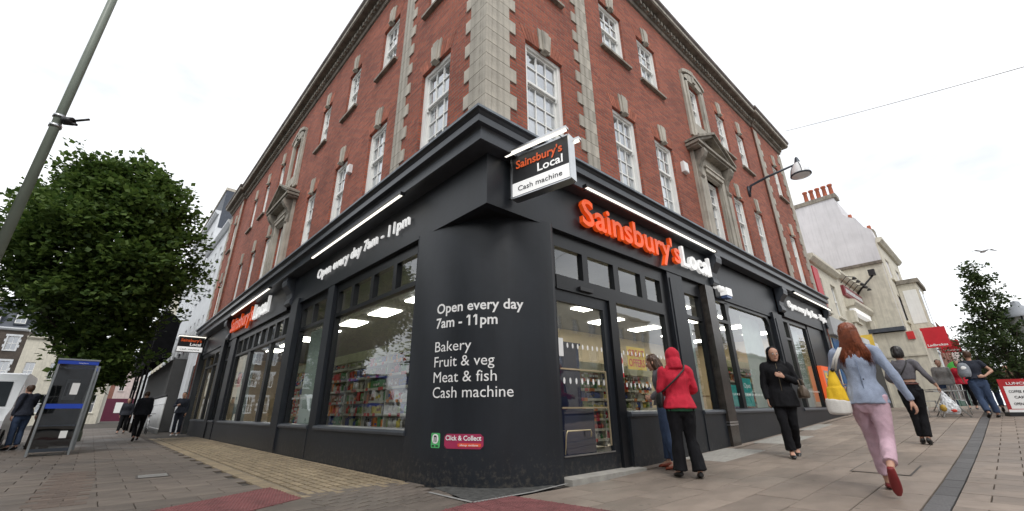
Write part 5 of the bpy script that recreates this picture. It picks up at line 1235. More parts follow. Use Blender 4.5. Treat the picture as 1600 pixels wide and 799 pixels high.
# pavement railing with bicycles
e = empty('pavement_railing', 'pale metal railing with black finials along the foot of the white house', 'railing')
PALEM = mat('worn_pale_metal', (.55,.56,.57), .6)
for k in range(20):
    s = 25.6+k*.42; mb = MB(); mb.tube([LF(s,1.0,0),LF(s,1.0,1.85)], .038, 6); b = mb.build('bar', PALEM, e); mb = MB(); mb.lathe(LF(s,1.0,1.85), [(.03,0),(.07,.06),(.001,.18)], 8); mb.build('finial', BLACKP, b)
mb = MB(); mb.tube([LF(25.5,1.0,.25),LF(33.7,1.0,.25)], .035, 6); mb.tube([LF(25.5,1.0,1.5),LF(33.7,1.0,1.5)], .035, 6); mb.build('rail', PALEM, e)
def bicycle(o, ang, label, m):
    e = empty('bicycle', label, 'bicycle', o, ang); ax = Matrix(((1,0,0),(0,0,-1),(0,1,0)))
    for x in (-.52, .52):
        mb = MB(); mb.tube([(x+.33*math.cos(t), 0, .34+.33*math.sin(t)) for t in [2*math.pi*k/20 for k in range(21)]], .018, 5)
        w_ = mb.build('wheel', TYRE, e); mb = MB()
        for k in range(8): t = math.pi*k/8; mb.tube([(x-.32*math.cos(t),0,.34-.32*math.sin(t)),(x+.32*math.cos(t),0,.34+.32*math.sin(t))], .004, 3)
        mb.build('spokes', STEEL, w_, kind='stuff')
    mb = MB(); P = {'r':(-.52,0,.34),'b':(-.08,0,.30),'s':(-.22,0,.80),'h':(.36,0,.82),'f':(.52,0,.34)}
    for a, b in ('rb','bs','rs','sh','bh','hf'): mb.tube([P[a],P[b]], .017, 6)
    mb.build('frame', m, e); mb = MB(); mb.box(WF, -.36,-.1,-.06,.06,.88,.93); mb.tube([(-.22,0,.8),(-.24,0,.9)], .014, 5); mb.build('saddle', BLACKP, e); mb = MB(); mb.tube([(.30,-.25,1.0),(.38,-.1,1.0),(.38,.1,1.0),(.30,.25,1.0)], .014, 6); mb.tube([(.36,0,.82),(.38,0,1.0)], .014, 6); mb.build('handlebar', BLACKP, e)
q = LF(26.6,1.4,0); bicycle(tuple(q), rad(92), 'pale framed bicycle leaning on the near end of the pavement railing', PALEM)
q = LF(28.9,1.45,0); bicycle(tuple(q), rad(90), 'dark bicycle chained halfway along the pavement railing', BLACKP)
# A-board at the right edge
e = empty('pavement_sign', 'red framed pavement board with white panel at the right edge', 'sign')
AB = frame((17.6, -4.32, .64), Vector((.45,-.9,0)), Vector((-.9,-.45,0)))
RD = mat('board_red', (.42,.015,.02), .45)
def ab(nm, L, m): return members(AB, nm, L, m, e)
ab('board', [(0,.85,-.03,0,.12,1.12)], RD); ab('base', [(-.02,.87,-.25,.03,0,.119)], BLACKP); ab('panel', [(.09,.76,.0,.006,.22,.90)], PRINTWHITE); ab('skirt', [(0,.85,.0,.006,.12,.20)], PRINTWHITE)
for t, z0, w_ in (('LUNCH', .95, .5), ('COFFEE AND', .70, .52), ('CAKES', .53, .36), ('OPEN DAILY', .33, .5)):
    text(t, (lambda z0, w_: (lambda a, b, d: AB(.43-w_/2+a, .012+d, z0+b)))(z0, w_), PRINTWHITE if z0 > .9 else BLACKP, e, 'lettering', w=w_, cap=.08, off=.015, depth=0)
# cafe table and chair
def tubes(nm, L, r, m, par):
    mb = MB()
    for p in L: mb.tube(p, r, 6)
    return mb.build(nm, m, par)
CAFE = mat('pale_cafe_metal', (.50,.51,.50), .4, .5)
def table(x, y, label):
    z = gz(x); e = empty('cafe_table', label, 'table', (x, y, z), rad(20)); mb = MB(); mb.box(WF, -.40,.40,-.40,.40,.80,.83); mb.build('table_top', CAFE, e, recalc=False)
    for a in ((-.33,-.33),(.33,-.33),(-.33,.33),(.33,.33)): tubes('leg', [[(*a,0),(-a[0]*.2,-a[1]*.2,.80)]], .02, CAFE, e)
def chair(x, y, ang, label):
    e = empty('cafe_chair', label, 'chair', (x, y, gz(x)), ang); mb = MB(); mb.box(WF, -.24,.24,-.24,.24,.50,.53); mb.build('seat', CAFE, e, recalc=False)
    for a in ((-.22,-.22),(.22,-.22),(-.22,.22),(.22,.22)): tubes('leg', [[(*a,.5),(a[0]*1.15,a[1]*1.15,0)]], .016, CAFE, e)
    tubes('back_frame', [[(-.22,.23,.5),(-.22,.30,1.0),(.22,.30,1.0),(.22,.23,.5)]], .017, CAFE, e)
    for k in range(4): mb = MB(); mb.box(WF, -.17+k*.095, -.12+k*.095, .25,.28,.53,.98); mb.build('back_slat', CAFE, e, recalc=False)
table(17.3, -3.05, 'pale square cafe table behind the shopping bag'); chair(17.0, -2.45, rad(60), 'pale cafe chair nearest the cream wall'); chair(18.2, -3.1, rad(-120), 'pale cafe chair on the far side of the table'); table(20.5, -2.7, 'second cafe table further along the cream wall')
# red projecting sign boards beyond the cream wall
e = empty('projecting_sign', 'big plain red projecting sign on the corner of the cream wall', 'projecting sign')
kk = k_; 
def redsign(px0, e, u, y0, y1, z0, z1, bd, m=mat('bright_red_sign', (.55,.012,.025), .45)):
    F = frame((u, y0, 0), (0, -1, 0), (-1, 0, 0)); members(F, 'board', [(0,abs(y1-y0),0,.1,z0,z1)], m, e)
    text(bd, lambda a, b, d: F(.1*abs(y1-y0)+a, .105+d, z0+.08+b), PRINTWHITE, e, 'lettering', w=.8*abs(y1-y0), cap=.13, off=.02, depth=0)
    members(F, 'bracket', [(-.3,0,.03,.07,z0+.2,z0+.25)], BLACKP, e)
redsign(0, e, 29.2, -2.05, -3.05, 3.95, 5.05, 'Ladbrokes')
e = empty('projecting_sign', 'smaller red projecting sign behind the big red one', 'projecting sign'); redsign(0, e, 36, -2.2, -3.1, 4.2, 4.95, 'Ladbrokes')
e = empty('projecting_sign', 'round green projecting sign among the distant shops', 'projecting sign'); mb = MB(); mb.lathe((34,-2.7,3.05), [(.001,-.05),(.45,-.05),(.45,.05),(.001,.05)], 18, 0, Matrix(((0,0,1),(1,0,0),(0,1,0)))); mb.build('disc', mat('sign_green', (.08,.45,.08), .5), e)
# victorian lantern at right edge
e = empty('street_lantern', 'large old style lantern at the right edge of the view', 'lamp', (19.4, -5.45, gz(19.4))); e.scale = (1.6,)*3
mb = MB(); mb.tube([(0,0,0),(0,0,1.3)], [.07,.05], 10); mb.build('column', DKMET, e); mb = MB(); mb.lathe((0,0,1.3), [(.14,0),(.36,.65)], 6); mb.build('glass', LG, e)
mb = MB(); mb.lathe((0,0,1.96), [(.44,-.02),(.44,.02),(.24,.20),(.10,.25),(.08,.34),(.001,.38)], 6); mb.build('lid', mat('lantern_lid', (.30,.32,.35), .5), e)
for k in range(6):
    mb = MB(); t = math.pi*k/3; mb.tube([(.14*math.cos(t),.14*math.sin(t),1.3),(.36*math.cos(t),.36*math.sin(t),1.95)], .015, 5); mb.build('rib', DKMET, e)
# ================================================================== TREES
def leafmat(name, c1, c2):
    m = bpy.data.materials.new(name); m.use_nodes = True; t = m.node_tree; b = t.nodes['Principled BSDF']
    a = N(t, 'ShaderNodeAttribute', attribute_name='var'); r = N(t, 'ShaderNodeValToRGB')
    r.color_ramp.elements[0].color = (*c1, 1); r.color_ramp.elements[1].color = (*c2, 1); t.links.new(a.outputs['Fac'], r.inputs[0]); t.links.new(r.outputs[0], b.inputs['Base Color'])
    b.inputs['Roughness'].default_value = .6; b.inputs['Specular IOR Level'].default_value = .3; b.inputs['Subsurface Weight'].default_value = 0
    tr = N(t, 'ShaderNodeBsdfTranslucent'); t.links.new(r.outputs[0], tr.inputs[0]); mx_ = N(t, 'ShaderNodeMixShader'); mx_.inputs[0].default_value = .38
    t.links.new(b.outputs[0], mx_.inputs[1]); t.links.new(tr.outputs[0], mx_.inputs[2]); t.links.new(mx_.outputs[0], t.nodes['Material Output'].inputs[0]); return m
BARK = mat('bark', (.06,.05,.04), .9, var=.4, vscale=8, bump=.6)
LEAF = leafmat('plane_leaf', (.03,.068,.017), (.155,.23,.05)); LEAF2 = leafmat('small_tree_leaf', (.028,.055,.02), (.11,.15,.055))
def leaves(centers, dirs, size, m, parent, seed=0, name='crown'):
    rng = np.random.default_rng(seed); n = len(centers)
    a = rng.normal(size=(n,3)); a = a*.8 + dirs*.9; a[:,2] *= .6; a /= np.linalg.norm(a, axis=1)[:,None]
    b = np.cross(a, np.array([0,0,1.0]))+rng.normal(size=(n,3))*.45; b -= (b*a).sum(1)[:,None]*a; b /= np.linalg.norm(b, axis=1)[:,None]; c = np.cross(a, b)
    L = size*rng.uniform(.6,1.4,n)[:,None]; W = L*.42
    v = np.stack([centers, centers+a*L*.5+b*W+c*L*.10, centers+a*L-c*L*.12, centers+a*L*.5-b*W+c*L*.10], 1).reshape(-1,3)
    me = bpy.data.meshes.new(name); me.vertices.add(4*n); me.vertices.foreach_set('co', v.ravel())
    me.loops.add(4*n); me.loops.foreach_set('vertex_index', np.arange(4*n)); me.polygons.add(n)
    me.polygons.foreach_set('loop_start', np.arange(n)*4); me.polygons.foreach_set('loop_total', np.full(n, 4)); me.update(calc_edges=True)
    at = me.attributes.new('var', 'FLOAT', 'FACE'); at.data.foreach_set('value', rng.beta(2,2.5,n)); me.materials.append(m)
    o = bpy.data.objects.new(name, me); C.objects.link(o); o.parent = parent; return o
def tree(o, label, H, zlo, rad_, nclump, nleaf, lsize, m, shape, seed, clump=.5, trunk_r=.2, name='tree', up_=.3, skew=0):
    rng = np.random.default_rng(seed); e = empty(name, label, 'tree', o); rr = random.Random(seed)
    mb = MB(); pts = [(0,0,-.2),(rr.uniform(-.05,.05),0,zlo*.5),(rr.uniform(-.1,.1),rr.uniform(-.1,.1),zlo),(0,0,H*.5),(0,.1,H*.75)]
    mb.tube(pts, [trunk_r*1.15,trunk_r,trunk_r*.85,trunk_r*.5,trunk_r*.2], 10); cen = []; 
    for i in range(nclump):
        t = (i+.5)/nclump; z = zlo+(H-zlo)*(t**.9); r0 = shape(t)*rad_; ang = i*2.4+rr.uniform(-.3,.3); rad2 = r0*math.sqrt(rr.uniform(.25,1.0))
        c = (rad2*math.cos(ang)+skew*max(0,.45-t), rad2*math.sin(ang), z+rr.uniform(-.2,.2)); cen.append((c, clump*rr.uniform(.7,1.35)*(.5+.5*shape(t))))
        if i % 2 == 0:
            zb = max(zlo*.8, z-rad2*up_*3.0-.3); mid = (c[0]*.5, c[1]*.5, zb+(z-zb)*.45); mb.tube([(0,0,zb), mid, c], [trunk_r*.28, trunk_r*.15, .012], 5)
    mb.build('trunk', BARK, e)
    per = nleaf//nclump; P = []; D = []
    for c, s in cen:
        k = int(per*(s/clump)**1.5); q = rng.normal(size=(k,3)); q /= np.linalg.norm(q, axis=1)[:,None]; rdd = rng.uniform(0,1,k)**.45
        # sprays: points gathered along short twigs
        tw = rng.normal(size=(max(8, k//28),3)); tw /= np.linalg.norm(tw, axis=1)[:,None]; idx = rng.integers(0, len(tw), k); tt = rng.uniform(.2,1.0,k)**.8*rng.uniform(.55,2.1,len(tw))[idx]
        p = np.array(c) + tw[idx]*tt[:,None]*s*np.array([1,1,.62]) + q*.10*s*1.3 + q*rdd[:,None]*s*.28
        P.append(p); D.append(tw[idx]*.8+q*.2)
    leaves(np.concatenate(P), np.concatenate(D), lsize, m, e, seed); return e
sh1 = lambda t: min(1.0, (math.sin(math.pi*(t*.93+.05)))**.55)
sh0 = lambda t: (math.sin(math.pi*min(1,t*.84+.06)))**.75*(.50+.50*min(1,t*2.6))
tree((-5.55, 16.3, 0), 'large leafy green street tree behind the telephone box', 10.1, 2.0, 2.42, 120, 66000, .175, LEAF, sh0, 5, clump=.66, skew=2.4, trunk_r=.24, name='street_tree')
sh2 = lambda t: (1-t)**.75*.9+.08
tree((18.9, -4.75, gz(19)-.05), 'small upright tree with open pointed crown at the right', 5.1, .9, .95, 64, 9500, .10, LEAF2, sh2, 9, clump=.36, trunk_r=.09, name='street_tree', up_=.8)
tree((36, -4.4, .9), 'distant small round tree beyond the red signs', 4.6, 1.2, 1.5, 40, 9000, .12, LEAF2, sh1, 12, clump=.6, trunk_r=.1, name='street_tree')
tree((52, -7.5, .9), 'distant tree farthest along the right street', 5.4, 1.2, 2.0, 40, 9000, .14, LEAF2, sh1, 13, clump=.7, trunk_r=.1, name='street_tree')
# trees over the left street, seen reflected in the left windows
tree((-14, 2, 0), 'tall tree on the far pavement of the left street, level with the rounded pier', 9, 2.2, 3.2, 70, 26000, .24, LEAF, sh1, 21, clump=1.0, trunk_r=.25, name='street_tree')
tree((-15, 19, 0), 'tree on the far pavement of the left street, level with the small orange shop name', 10, 2.4, 3.4, 70, 26000, .24, LEAF, sh1, 22, clump=1.0, trunk_r=.25, name='street_tree')
tree((-14.5, -12, 0), 'tree on the far pavement of the left street behind the lamp column', 10, 2.4, 3.4, 60, 20000, .26, LEAF, sh1, 23, clump=1.0, trunk_r=.25, name='street_tree')
# ================================================================== PEOPLE
def catmull(P, n=4):
    out = []
    for i in range(len(P)-1):
        a, b, c, d = P[max(i-1,0)], P[i], P[i+1], P[min(i+2,len(P)-1)]
        for k in range(n):
            t = k/n; out.append([.5*((2*b[j])+(-a[j]+c[j])*t+(2*a[j]-5*b[j]+4*c[j]-d[j])*t*t+(-a[j]+3*b[j]-3*c[j]+d[j])*t**3) for j in range(len(b))])
    out.append(list(P[-1])); return out
def limb(mb, pts, ref=(1,0,0), k=14, n=4, cap=True):
    """pts: (x,y,z,ra,rb); ra along ref"""
    Q = catmull([list(p) if len(p) == 5 else list(p)+[p[3]] for p in pts], n); ref = Vector(ref); base = len(mb.v); m_ = len(Q)
    for i, q in enumerate(Q):
        t = Vector(Q[min(i+1,m_-1)][:3])-Vector(Q[max(i-1,0)][:3]); t.normalize()
        a = ref-t*ref.dot(t); a.normalize(); b = t.cross(a); c = Vector(q[:3])
        for j in range(k):
            an = 2*math.pi*j/k; mb.v.append(c+a*math.cos(an)*max(q[3],.001)+b*math.sin(an)*max(q[4],.001))
    for i in range(m_-1):
        for j in range(k):
            mb.f.append([base+i*k+j, base+i*k+(j+1)%k, base+(i+1)*k+(j+1)%k, base+(i+1)*k+j]); mb.uv.append([(0,0)]*4); mb.mi.append(0); mb.sm.append(True); mb.var.append(0.0)
    for o in (0, (m_-1)*k):
        mb.f.append([base+o+j for j in range(k)]); mb.uv.append([(0,0)]*k); mb.mi.append(0); mb.sm.append(True); mb.var.append(0.0)
def ball(mb, c, r, k=12):
    c = Vector(c); r = r if hasattr(r, '__len__') else (r,r,r)
    mb.lathe(c, [(math.sin(math.pi*i/8)+(1e-4 if i in (0,8) else 0), -math.cos(math.pi*i/8)) for i in range(9)], k, 0, Matrix.Diagonal(Vector(r)))
def fuse(mb, name, m, parent, vox=.012, smooth=3, wrinkle=0, wf=(9,9,4), seed=0):
    o = mb.build(name, m, None)
    r = o.modifiers.new('r', 'REMESH'); r.mode = 'VOXEL'; r.voxel_size = vox; r.use_smooth_shade = True
    s = o.modifiers.new('s', 'SMOOTH'); s.factor = .5; s.iterations = smooth
    dg = bpy.context.evaluated_depsgraph_get(); dg.update(); me = bpy.data.meshes.new_from_object(o.evaluated_get(dg)); bpy.data.objects.remove(o)
    if not me.materials: me.materials.append(m)
    if wrinkle:
        nn = [v.normal.copy() for v in me.vertices]
        for v, n in zip(me.vertices, nn):
            q = Vector((v.co.x*wf[0]+seed, v.co.y*wf[1], v.co.z*wf[2])); a = noise.noise(q)+.5*noise.noise(q*2.3+Vector((5,1,7)))
            v.co += n*wrinkle*(abs(a)*-1.6+.4)
    for p in me.polygons: p.use_smooth = True
    o = bpy.data.objects.new(name, me); C.objects.link(o); o.parent = parent; return o
SKIN = mat('skin', (.48,.27,.19), .55, var=.08)
def V3(*a): return Vector(a)
def hand(mb, wrist, d, palm_n, s=1.0, curl=.6):
    """wrist point, d = direction of the hand, palm_n = palm normal (fingers curl towards it)"""
    d = Vector(d).normalized(); p = Vector(palm_n); p = (p-d*p.dot(d)).normalized(); w_ = d.cross(p)
    W = Vector(wrist); f = lambda a, b, c, ra, rb=None: (*(W+d*a*s+w_*b*s+p*c*s), ra*s, (rb or ra)*s)
    limb(mb, [f(-.02,0,0,.024,.017), f(.03,0,0,.034,.014), f(.07,0,0,.040,.014), f(.088,0,.002,.036,.012)], tuple(w_), 10, 3)
    for i, (b, L) in enumerate(((-.030,.066),(-.010,.076),(.010,.072),(.029,.056))):
        c1 = curl*.5
        a1 = V3(.085, b, 0); a2 = a1+V3(L*.45*math.cos(c1), b*.06, L*.45*math.sin(c1)); a3 = a2+V3(L*.3*math.cos(c1+curl), 0, L*.3*math.sin(c1+curl)); a4 = a3+V3(L*.25*math.cos(c1+curl*1.7), 0, L*.25*math.sin(c1+curl*1.7))
        limb(mb, [f(a1.x-.01,a1.y,a1.z,.0095), f(a2.x,a2.y,a2.z,.0088), f(a3.x,a3.y,a3.z,.008), f(a4.x,a4.y,a4.z,.006)], tuple(w_), 8, 2)
    limb(mb, [f(.018,-.030,.004,.012), f(.045,-.052,.014,.0105), f(.070,-.058,.026,.009), f(.088,-.054,.034,.006)], tuple(w_), 8, 2)
def head(mb, c, s=1.0, tilt=0.0, turn=0.0):
    Mx = Matrix.Rotation(turn, 3, 'Z') @ Matrix.Rotation(tilt, 3, 'X'); c = Vector(c)
    P = lambda x, y, z: c+Mx@(Vector((x,y,z))*s)
    def L(pts, ref=(1,0,0)): limb(mb, [(*P(*q[:3]), q[3]*s, q[4]*s) for q in pts], tuple(Mx@Vector(ref)), 16, 4)
    L([(0,.020,-.125,.020,.022),(0,.018,-.11,.045,.050),(0,.010,-.07,.062,.078),(0,0,-.02,.072,.093),(0,-.004,.03,.076,.097),(0,-.006,.075,.066,.085),(0,-.006,.105,.036,.048),(0,-.006,.118,.006,.008)])
    L([(0,.090,.018,.008,.006),(0,.102,-.005,.010,.010),(0,.108,-.022,.013,.011),(0,.092,-.034,.010,.008)])
    for sx in (-1,1): ball(mb, P(sx*.077,-.005,-.012), (.012*s,.02*s,.03*s), 8); ball(mb, P(sx*.03,.088,.022), (.016*s,.010*s,.007*s), 8)
    ball(mb, P(0,.088,-.058), (.024*s,.010*s,.009*s), 8); ball(mb, P(0,.075,-.098), (.026*s,.02*s,.018*s), 8)
    return P
def face(e, P):
    EY = bpy.data.materials.get('eye_dark') or mat('eye_dark', (.02,.015,.01), .2); LP = bpy.data.materials.get('lips') or mat('lips', (.35,.12,.10), .5); EW = bpy.data.materials.get('eye_white') or mat('eye_white', (.6,.6,.6), .3)
    for sx in (-1,1):
        mb = MB(); ball(mb, P(sx*.03,.087,.008), .0125, 10); q = mb.build('eye', EW, e); mb = MB(); ball(mb, P(sx*.03,.0945,.008), .0065, 8); mb.build('pupil', EY, q)
        mb = MB(); limb(mb, [(*P(sx*.016,.096,.026),.002,.003),(*P(sx*.032,.097,.031),.003,.004),(*P(sx*.048,.086,.027),.002,.003)], (0,0,1), 6, 2); mb.build('eyebrow', EY, e)
    mb = MB(); limb(mb, [(*P(-.022,.092,-.058),.002,.003),(*P(0,.099,-.056),.005,.005),(*P(.022,.092,-.058),.002,.003)], (0,0,1), 6, 3); mb.build('mouth', LP, e)
def person(label, loc, az, H, J, skin=SKIN, top=None, legs=None, hairspec=None, shoes=None, lowres=False, waist_off=0, cat='person', facing_face=False, top_len=.86, top_w=1.0, sleeve=1.0, leg_w=1.0, flare=0, hood=False, group=None, hem=None, male=False, cuff=.10, hang=(0,0)):
    """az: world azimuth the person faces. J: joints in metres for a 1.7 m figure."""
    e = empty('person', label, cat, (*loc, gz(loc[0])), az-math.pi/2, group); k = H/1.70; e.scale = (k,k,k)
    D = dict(pel=(0,0,.93), wai=(0,0,1.09), che=(0,.005,1.27), nec=(0,-.01,1.43), hd=(0,.015,1.585), tilt=0, turn=0,
             shR=(.165,-.01,1.385), elR=(.215,-.03,1.11), wrR=(.21,.03,.87), hR=(0,.1,-1), pR=(-1,0,0), shL=(-.165,-.01,1.385), elL=(-.215,-.03,1.11), wrL=(-.21,.03,.87), hL=(0,.1,-1), pL=(1,0,0),
             hiR=(.085,0,.90), knR=(.09,.02,.49), anR=(.09,-.01,.085), toR=(.10,.15,.02), hiL=(-.085,0,.90), knL=(-.09,.02,.49), anL=(-.09,-.01,.085), toL=(-.10,.15,.02))
    D.update(J); v = 0.016 if lowres else .0085
    pel, wai, che, nec = (Vector(D[x]) for x in ('pel','wai','che','nec')); sw = 1.1 if male else 1.0
    # body
    mb = MB(); P = head(mb, D['hd'], 1, D['tilt'], D['turn'])
    limb(mb, [(*nec,.055,.05),(*(nec.lerp(Vector(D['hd']),.45)),.045,.048),(*(Vector(D['hd'])+Vector((0,0,-.05))),.045,.05)])
    limb(mb, [(*pel,.14,.095),(*wai,.115,.08),(*che,.145,.095),(*(che.lerp(nec,.75)),.12,.07),(*nec,.05,.045)])
    for s in 'RL':
        a, b, c = Vector(D['sh'+s]), Vector(D['el'+s]), Vector(D['wr'+s])
        limb(mb, [(*a,.045,.05),(*a.lerp(b,.4),.040,.043),(*b,.034,.036),(*b.lerp(c,.3),.036,.035),(*c,.022,.025)], (1,0,.2))
        hand(mb, c, D['h'+s], D['p'+s], 1.0 if male else .93)
        a, b, c, t = (Vector(D[x+s]) for x in ('hi','kn','an','to'))
        limb(mb, [(*a,.085,.09),(*a.lerp(b,.5),.068,.072),(*b,.050,.054),(*b.lerp(c,.35),.048,.055),(*c,.030,.034)])
        h_ = c+(c-b).normalized()*.04; 
        limb(mb, [(*(c+(c-t).normalized()*.03),.03,.03),(*(c.lerp(t,.35)),.034,.03),(*(c.lerp(t,.75)),.036,.020),(*t,.022,.012)])
    body = fuse(mb, 'body', skin, e, v, 2)
    if facing_face: face(e, P)
    # trousers
    if legs:
        mb = MB(); w_ = leg_w
        limb(mb, [(*(wai+Vector((0,0,-.04))),.128*sw,.098),(*pel,.160,.114),(*(pel+Vector((0,-.01,-.10))),.156,.116),(*(pel+Vector((0,0,-.16))),.11,.09)], n=4)
        for s in 'RL':
            a, b, c = (Vector(D[x+s]) for x in ('hi','kn','an')); sx = 1 if s == 'R' else -1; lo = b.lerp(c, 1-cuff); f = 1+flare
            limb(mb, [(*(a+Vector((0,-.005,.03))),.098*w_,.108*w_),(*a.lerp(b,.35),.092*w_,.096*w_),(*b,.068*w_,.072*w_),(*b.lerp(c,.4),.066*w_*(1+flare*.3),.072*w_*(1+flare*.3)),(*b.lerp(c,.8),.062*w_*(1+flare*.7),.070*w_*(1+flare*.7)),(*lo,.062*w_*f,.074*w_*f)], (1,0,0))
        fuse(mb, 'trousers', legs, e, .016 if lowres else .011, 3, .010, (10,10,5), hash(label) % 50)
    # top
    if top:
        mb = MB(); pl_ = Vector((pel.x, pel.y, top_len)); tw = top_w*sw
        T = [(*pl_,.200*tw,.162*tw)] if top_len < 1.0 else []
        if top_len < .9: T.append((pel.x,pel.y,.96,.178*tw,.142*tw))
        T += [(*(wai if top_len < 1.08 else Vector((wai.x,wai.y,top_len))),.137*tw,.102*tw),(*che,.166*tw,.118*tw),(*che.lerp(nec,.55),.160*tw,.098),(*che.lerp(nec,.9),.095*sw,.075),(*(nec+Vector((0,0,.02))),.062,.06)]
        limb(mb, T, n=5)
        for s in 'RL':
            a, b, c = (Vector(D[x+s]) for x in ('sh','el','wr')); inn = Vector((a.x*.55,a.y,a.z+.012)); 
            if sleeve > .6: limb(mb, [(*inn,.055,.05),(*a,.062*tw,.064*tw),(*a.lerp(b,.45),.054*tw,.058*tw),(*b,.047*tw,.050*tw),(*b.lerp(c,.5),.043*tw,.046*tw),(*b.lerp(c,sleeve),.035*tw,.038*tw)], (1,0,.2))
            else: limb(mb, [(*inn,.055,.05),(*a,.062*tw,.064*tw),(*a.lerp(b,sleeve*1.2),.058*tw,.062*tw)], (1,0,.2))
        if hood:
            hd = Vector(D['hd']); limb(mb, [(*(nec+Vector((0,-.02,-.02))),.11,.09),(*(nec+Vector((0,-.015,.05))),.105,.100),(*(hd+Vector((0,-.030,-.03))),.100,.105),(*(hd+Vector((0,-.030,.05))),.102,.112),(*(hd+Vector((0,-.02,.11))),.07,.08),(*(hd+Vector((0,-.012,.142))),.012,.014)])
        o = fuse(mb, 'jacket' if top_len < 1 else 'top', top, e, .016 if lowres else .011, 3, .009, (8,8,5), 3+hash(label) % 50)
        if hood and facing_face:       # open the hood over the face
            cut = P(0,.105,-.015); bm = bmesh.new(); bm.from_mesh(o.data); ax = (P(0,1,0)-P(0,0,0)).normalized()
            dl = [f for f in bm.faces if (f.calc_center_median()-cut).dot(ax) > -.075 and ((f.calc_center_median()-P(0,.06,-.012)).length < .105) and f.calc_center_median().z > D['hd'][2]-.12]
            bmesh.ops.delete(bm, geom=dl, context='FACES'); bm.to_mesh(o.data); bm.free()
    if hem: 
        m_, z0, z1, ww = hem; mb = MB(); limb(mb, [(pel.x,pel.y,z0,.176*ww,.130*ww),(pel.x,pel.y,z1,.172*ww,.127*ww)], n=2); fuse(mb, 'shirt_hem', m_, e, .012, 1, .006)
    if shoes:
        for s in 'RL':
            a, t = Vector(D['an'+s]), Vector(D['to'+s]); d_ = (t-a); fl = Vector((d_.x,d_.y,d_.z)).normalized()
            mb = MB(); heel = a+(a-Vector(D['kn'+s])).normalized()*.045-fl*.045
            limb(mb, [(*heel,.028,.030),(*heel.lerp(t,.3),.038,.036),(*heel.lerp(t,.65),.044,.030),(*heel.lerp(t,.92),.040,.022),(*(t+fl*.03),.018,.012)], (1,0,0)); fuse(mb, 'shoe', shoes, e, .012 if lowres else .007, 2)
    if hairspec:
        kind, hm = hairspec; mb = MB(); Q = P
        if kind == 'short':
            limb(mb, [(*Q(0,-.03,-.07),.055,.05),(*Q(0,-.026,-.02),.078,.082),(*Q(0,-.02,.04),.084,.092),(*Q(0,-.010,.09),.070,.085),(*Q(0,-.006,.122),.03,.035)])
        elif kind == 'bob':
            limb(mb, [(*Q(0,-.03,-.10),.074,.060),(*Q(0,-.035,-.06),.092,.082),(*Q(0,-.026,.0),.093,.095),(*Q(0,-.02,.05),.088,.098),(*Q(0,-.010,.10),.068,.08),(*Q(0,-.006,.128),.02,.025)])
        elif kind == 'long':
            limb(mb, [(*Q(0,-.075,-.35),.10,.018),(*Q(.0,-.080,-.30),.130,.035),(*Q(.0,-.075,-.22),.125,.050),(*Q(0,-.050,-.11),.105,.070),(*Q(0,-.030,-.02),.094,.092),(*Q(0,-.02,.05),.088,.098),(*Q(0,-.010,.10),.068,.08),(*Q(0,-.006,.130),.02,.025)])
        elif kind == 'medium':
            limb(mb, [(*Q(0,-.05,-.20),.09,.04),(*Q(0,-.045,-.12),.095,.07),(*Q(0,-.030,-.02),.092,.09),(*Q(0,-.02,.05),.088,.098),(*Q(0,-.010,.10),.068,.08),(*Q(0,-.006,.130),.02,.025)])
        h = fuse(mb, 'hair', hm, e, .012 if lowres else .008, 2, .012 if kind in ('long','medium') else .006, (34,34,3.5), 7)
        if kind in ('long','medium'):
            st = MB(); rr = random.Random(3); zl = -.35 if kind == 'long' else -.22
            for i in range(420 if kind == 'long' else 110):
                t = rr.uniform(-1,1); x = .088*t; wx = .145*t*rr.uniform(.75,1.1); y0 = -.105*math.sqrt(max(0,1-t*t))-.015
                st.tube([Q(x*.5,y0*.6,.10), Q(x,y0-.012,.02), Q(x*1.15,y0-.018,-.10), Q(wx*.95,-.10-rr.uniform(0,.02),zl*.6), Q(wx+rr.uniform(-.02,.02),-.095-rr.uniform(0,.02),zl*rr.uniform(.8,1.08))], [.0012,.003,.0035,.003,.0006], 3)
            st.build('hair_strand', hm, h, recalc=False, kind='stuff')
    return e, P
def cloth(name, c, **kw): return mat(name, c, kw.pop('rough', .85), var=kw.pop('var', .14), vscale=kw.pop('vscale', 14), bump=.5, bscale=180, **kw)
REDC = cloth('red_fleece', (.50,.012,.035)); BLKC = cloth('black_cloth', (.006,.006,.008), spec=.25); DENIM = cloth('denim', (.035,.06,.12)); NAVYC = cloth('navy_cloth', (.014,.018,.032))
LILAC = cloth('lilac_trousers', (.56,.38,.45)); BLAZER = cloth('light_blue_blazer', (.29,.34,.45)); GREYC = cloth('grey_knit', (.12,.115,.13)); BLKP = cloth('parka_black', (.006,.006,.008), rough=.8, spec=.25)
HR_RED = mat('auburn_hair', (.20,.055,.024), .38, var=.45, vscale=22); HR_BLK = mat('black_hair', (.012,.009,.008), .35, var=.3, vscale=20); HR_BRN = mat('brown_hair', (.07,.035,.018), .4, var=.4, vscale=20)
REDSH = mat('red_shoe_leather', (.19,.018,.02), .4); BLKS = mat('black_shoe_leather', (.012,.012,.012), .35); BRNS = mat('red_brown_sandal', (.28,.06,.03), .5); GREENP = mat('green_plaid', (.02,.10,.05), .8)
LEATHB = mat('black_leather', (.012,.012,.012), .45, bump=.4); TAUPE = mat('taupe_leather', (.12,.09,.065), .5, var=.3, bump=.4); YEL = mat('yellow_canvas', (.80,.50,.02), .8, var=.08, bump=.4, bscale=120); WCAN = mat('white_canvas', (.66,.64,.60), .8, var=.06, bump=.4, bscale=120)
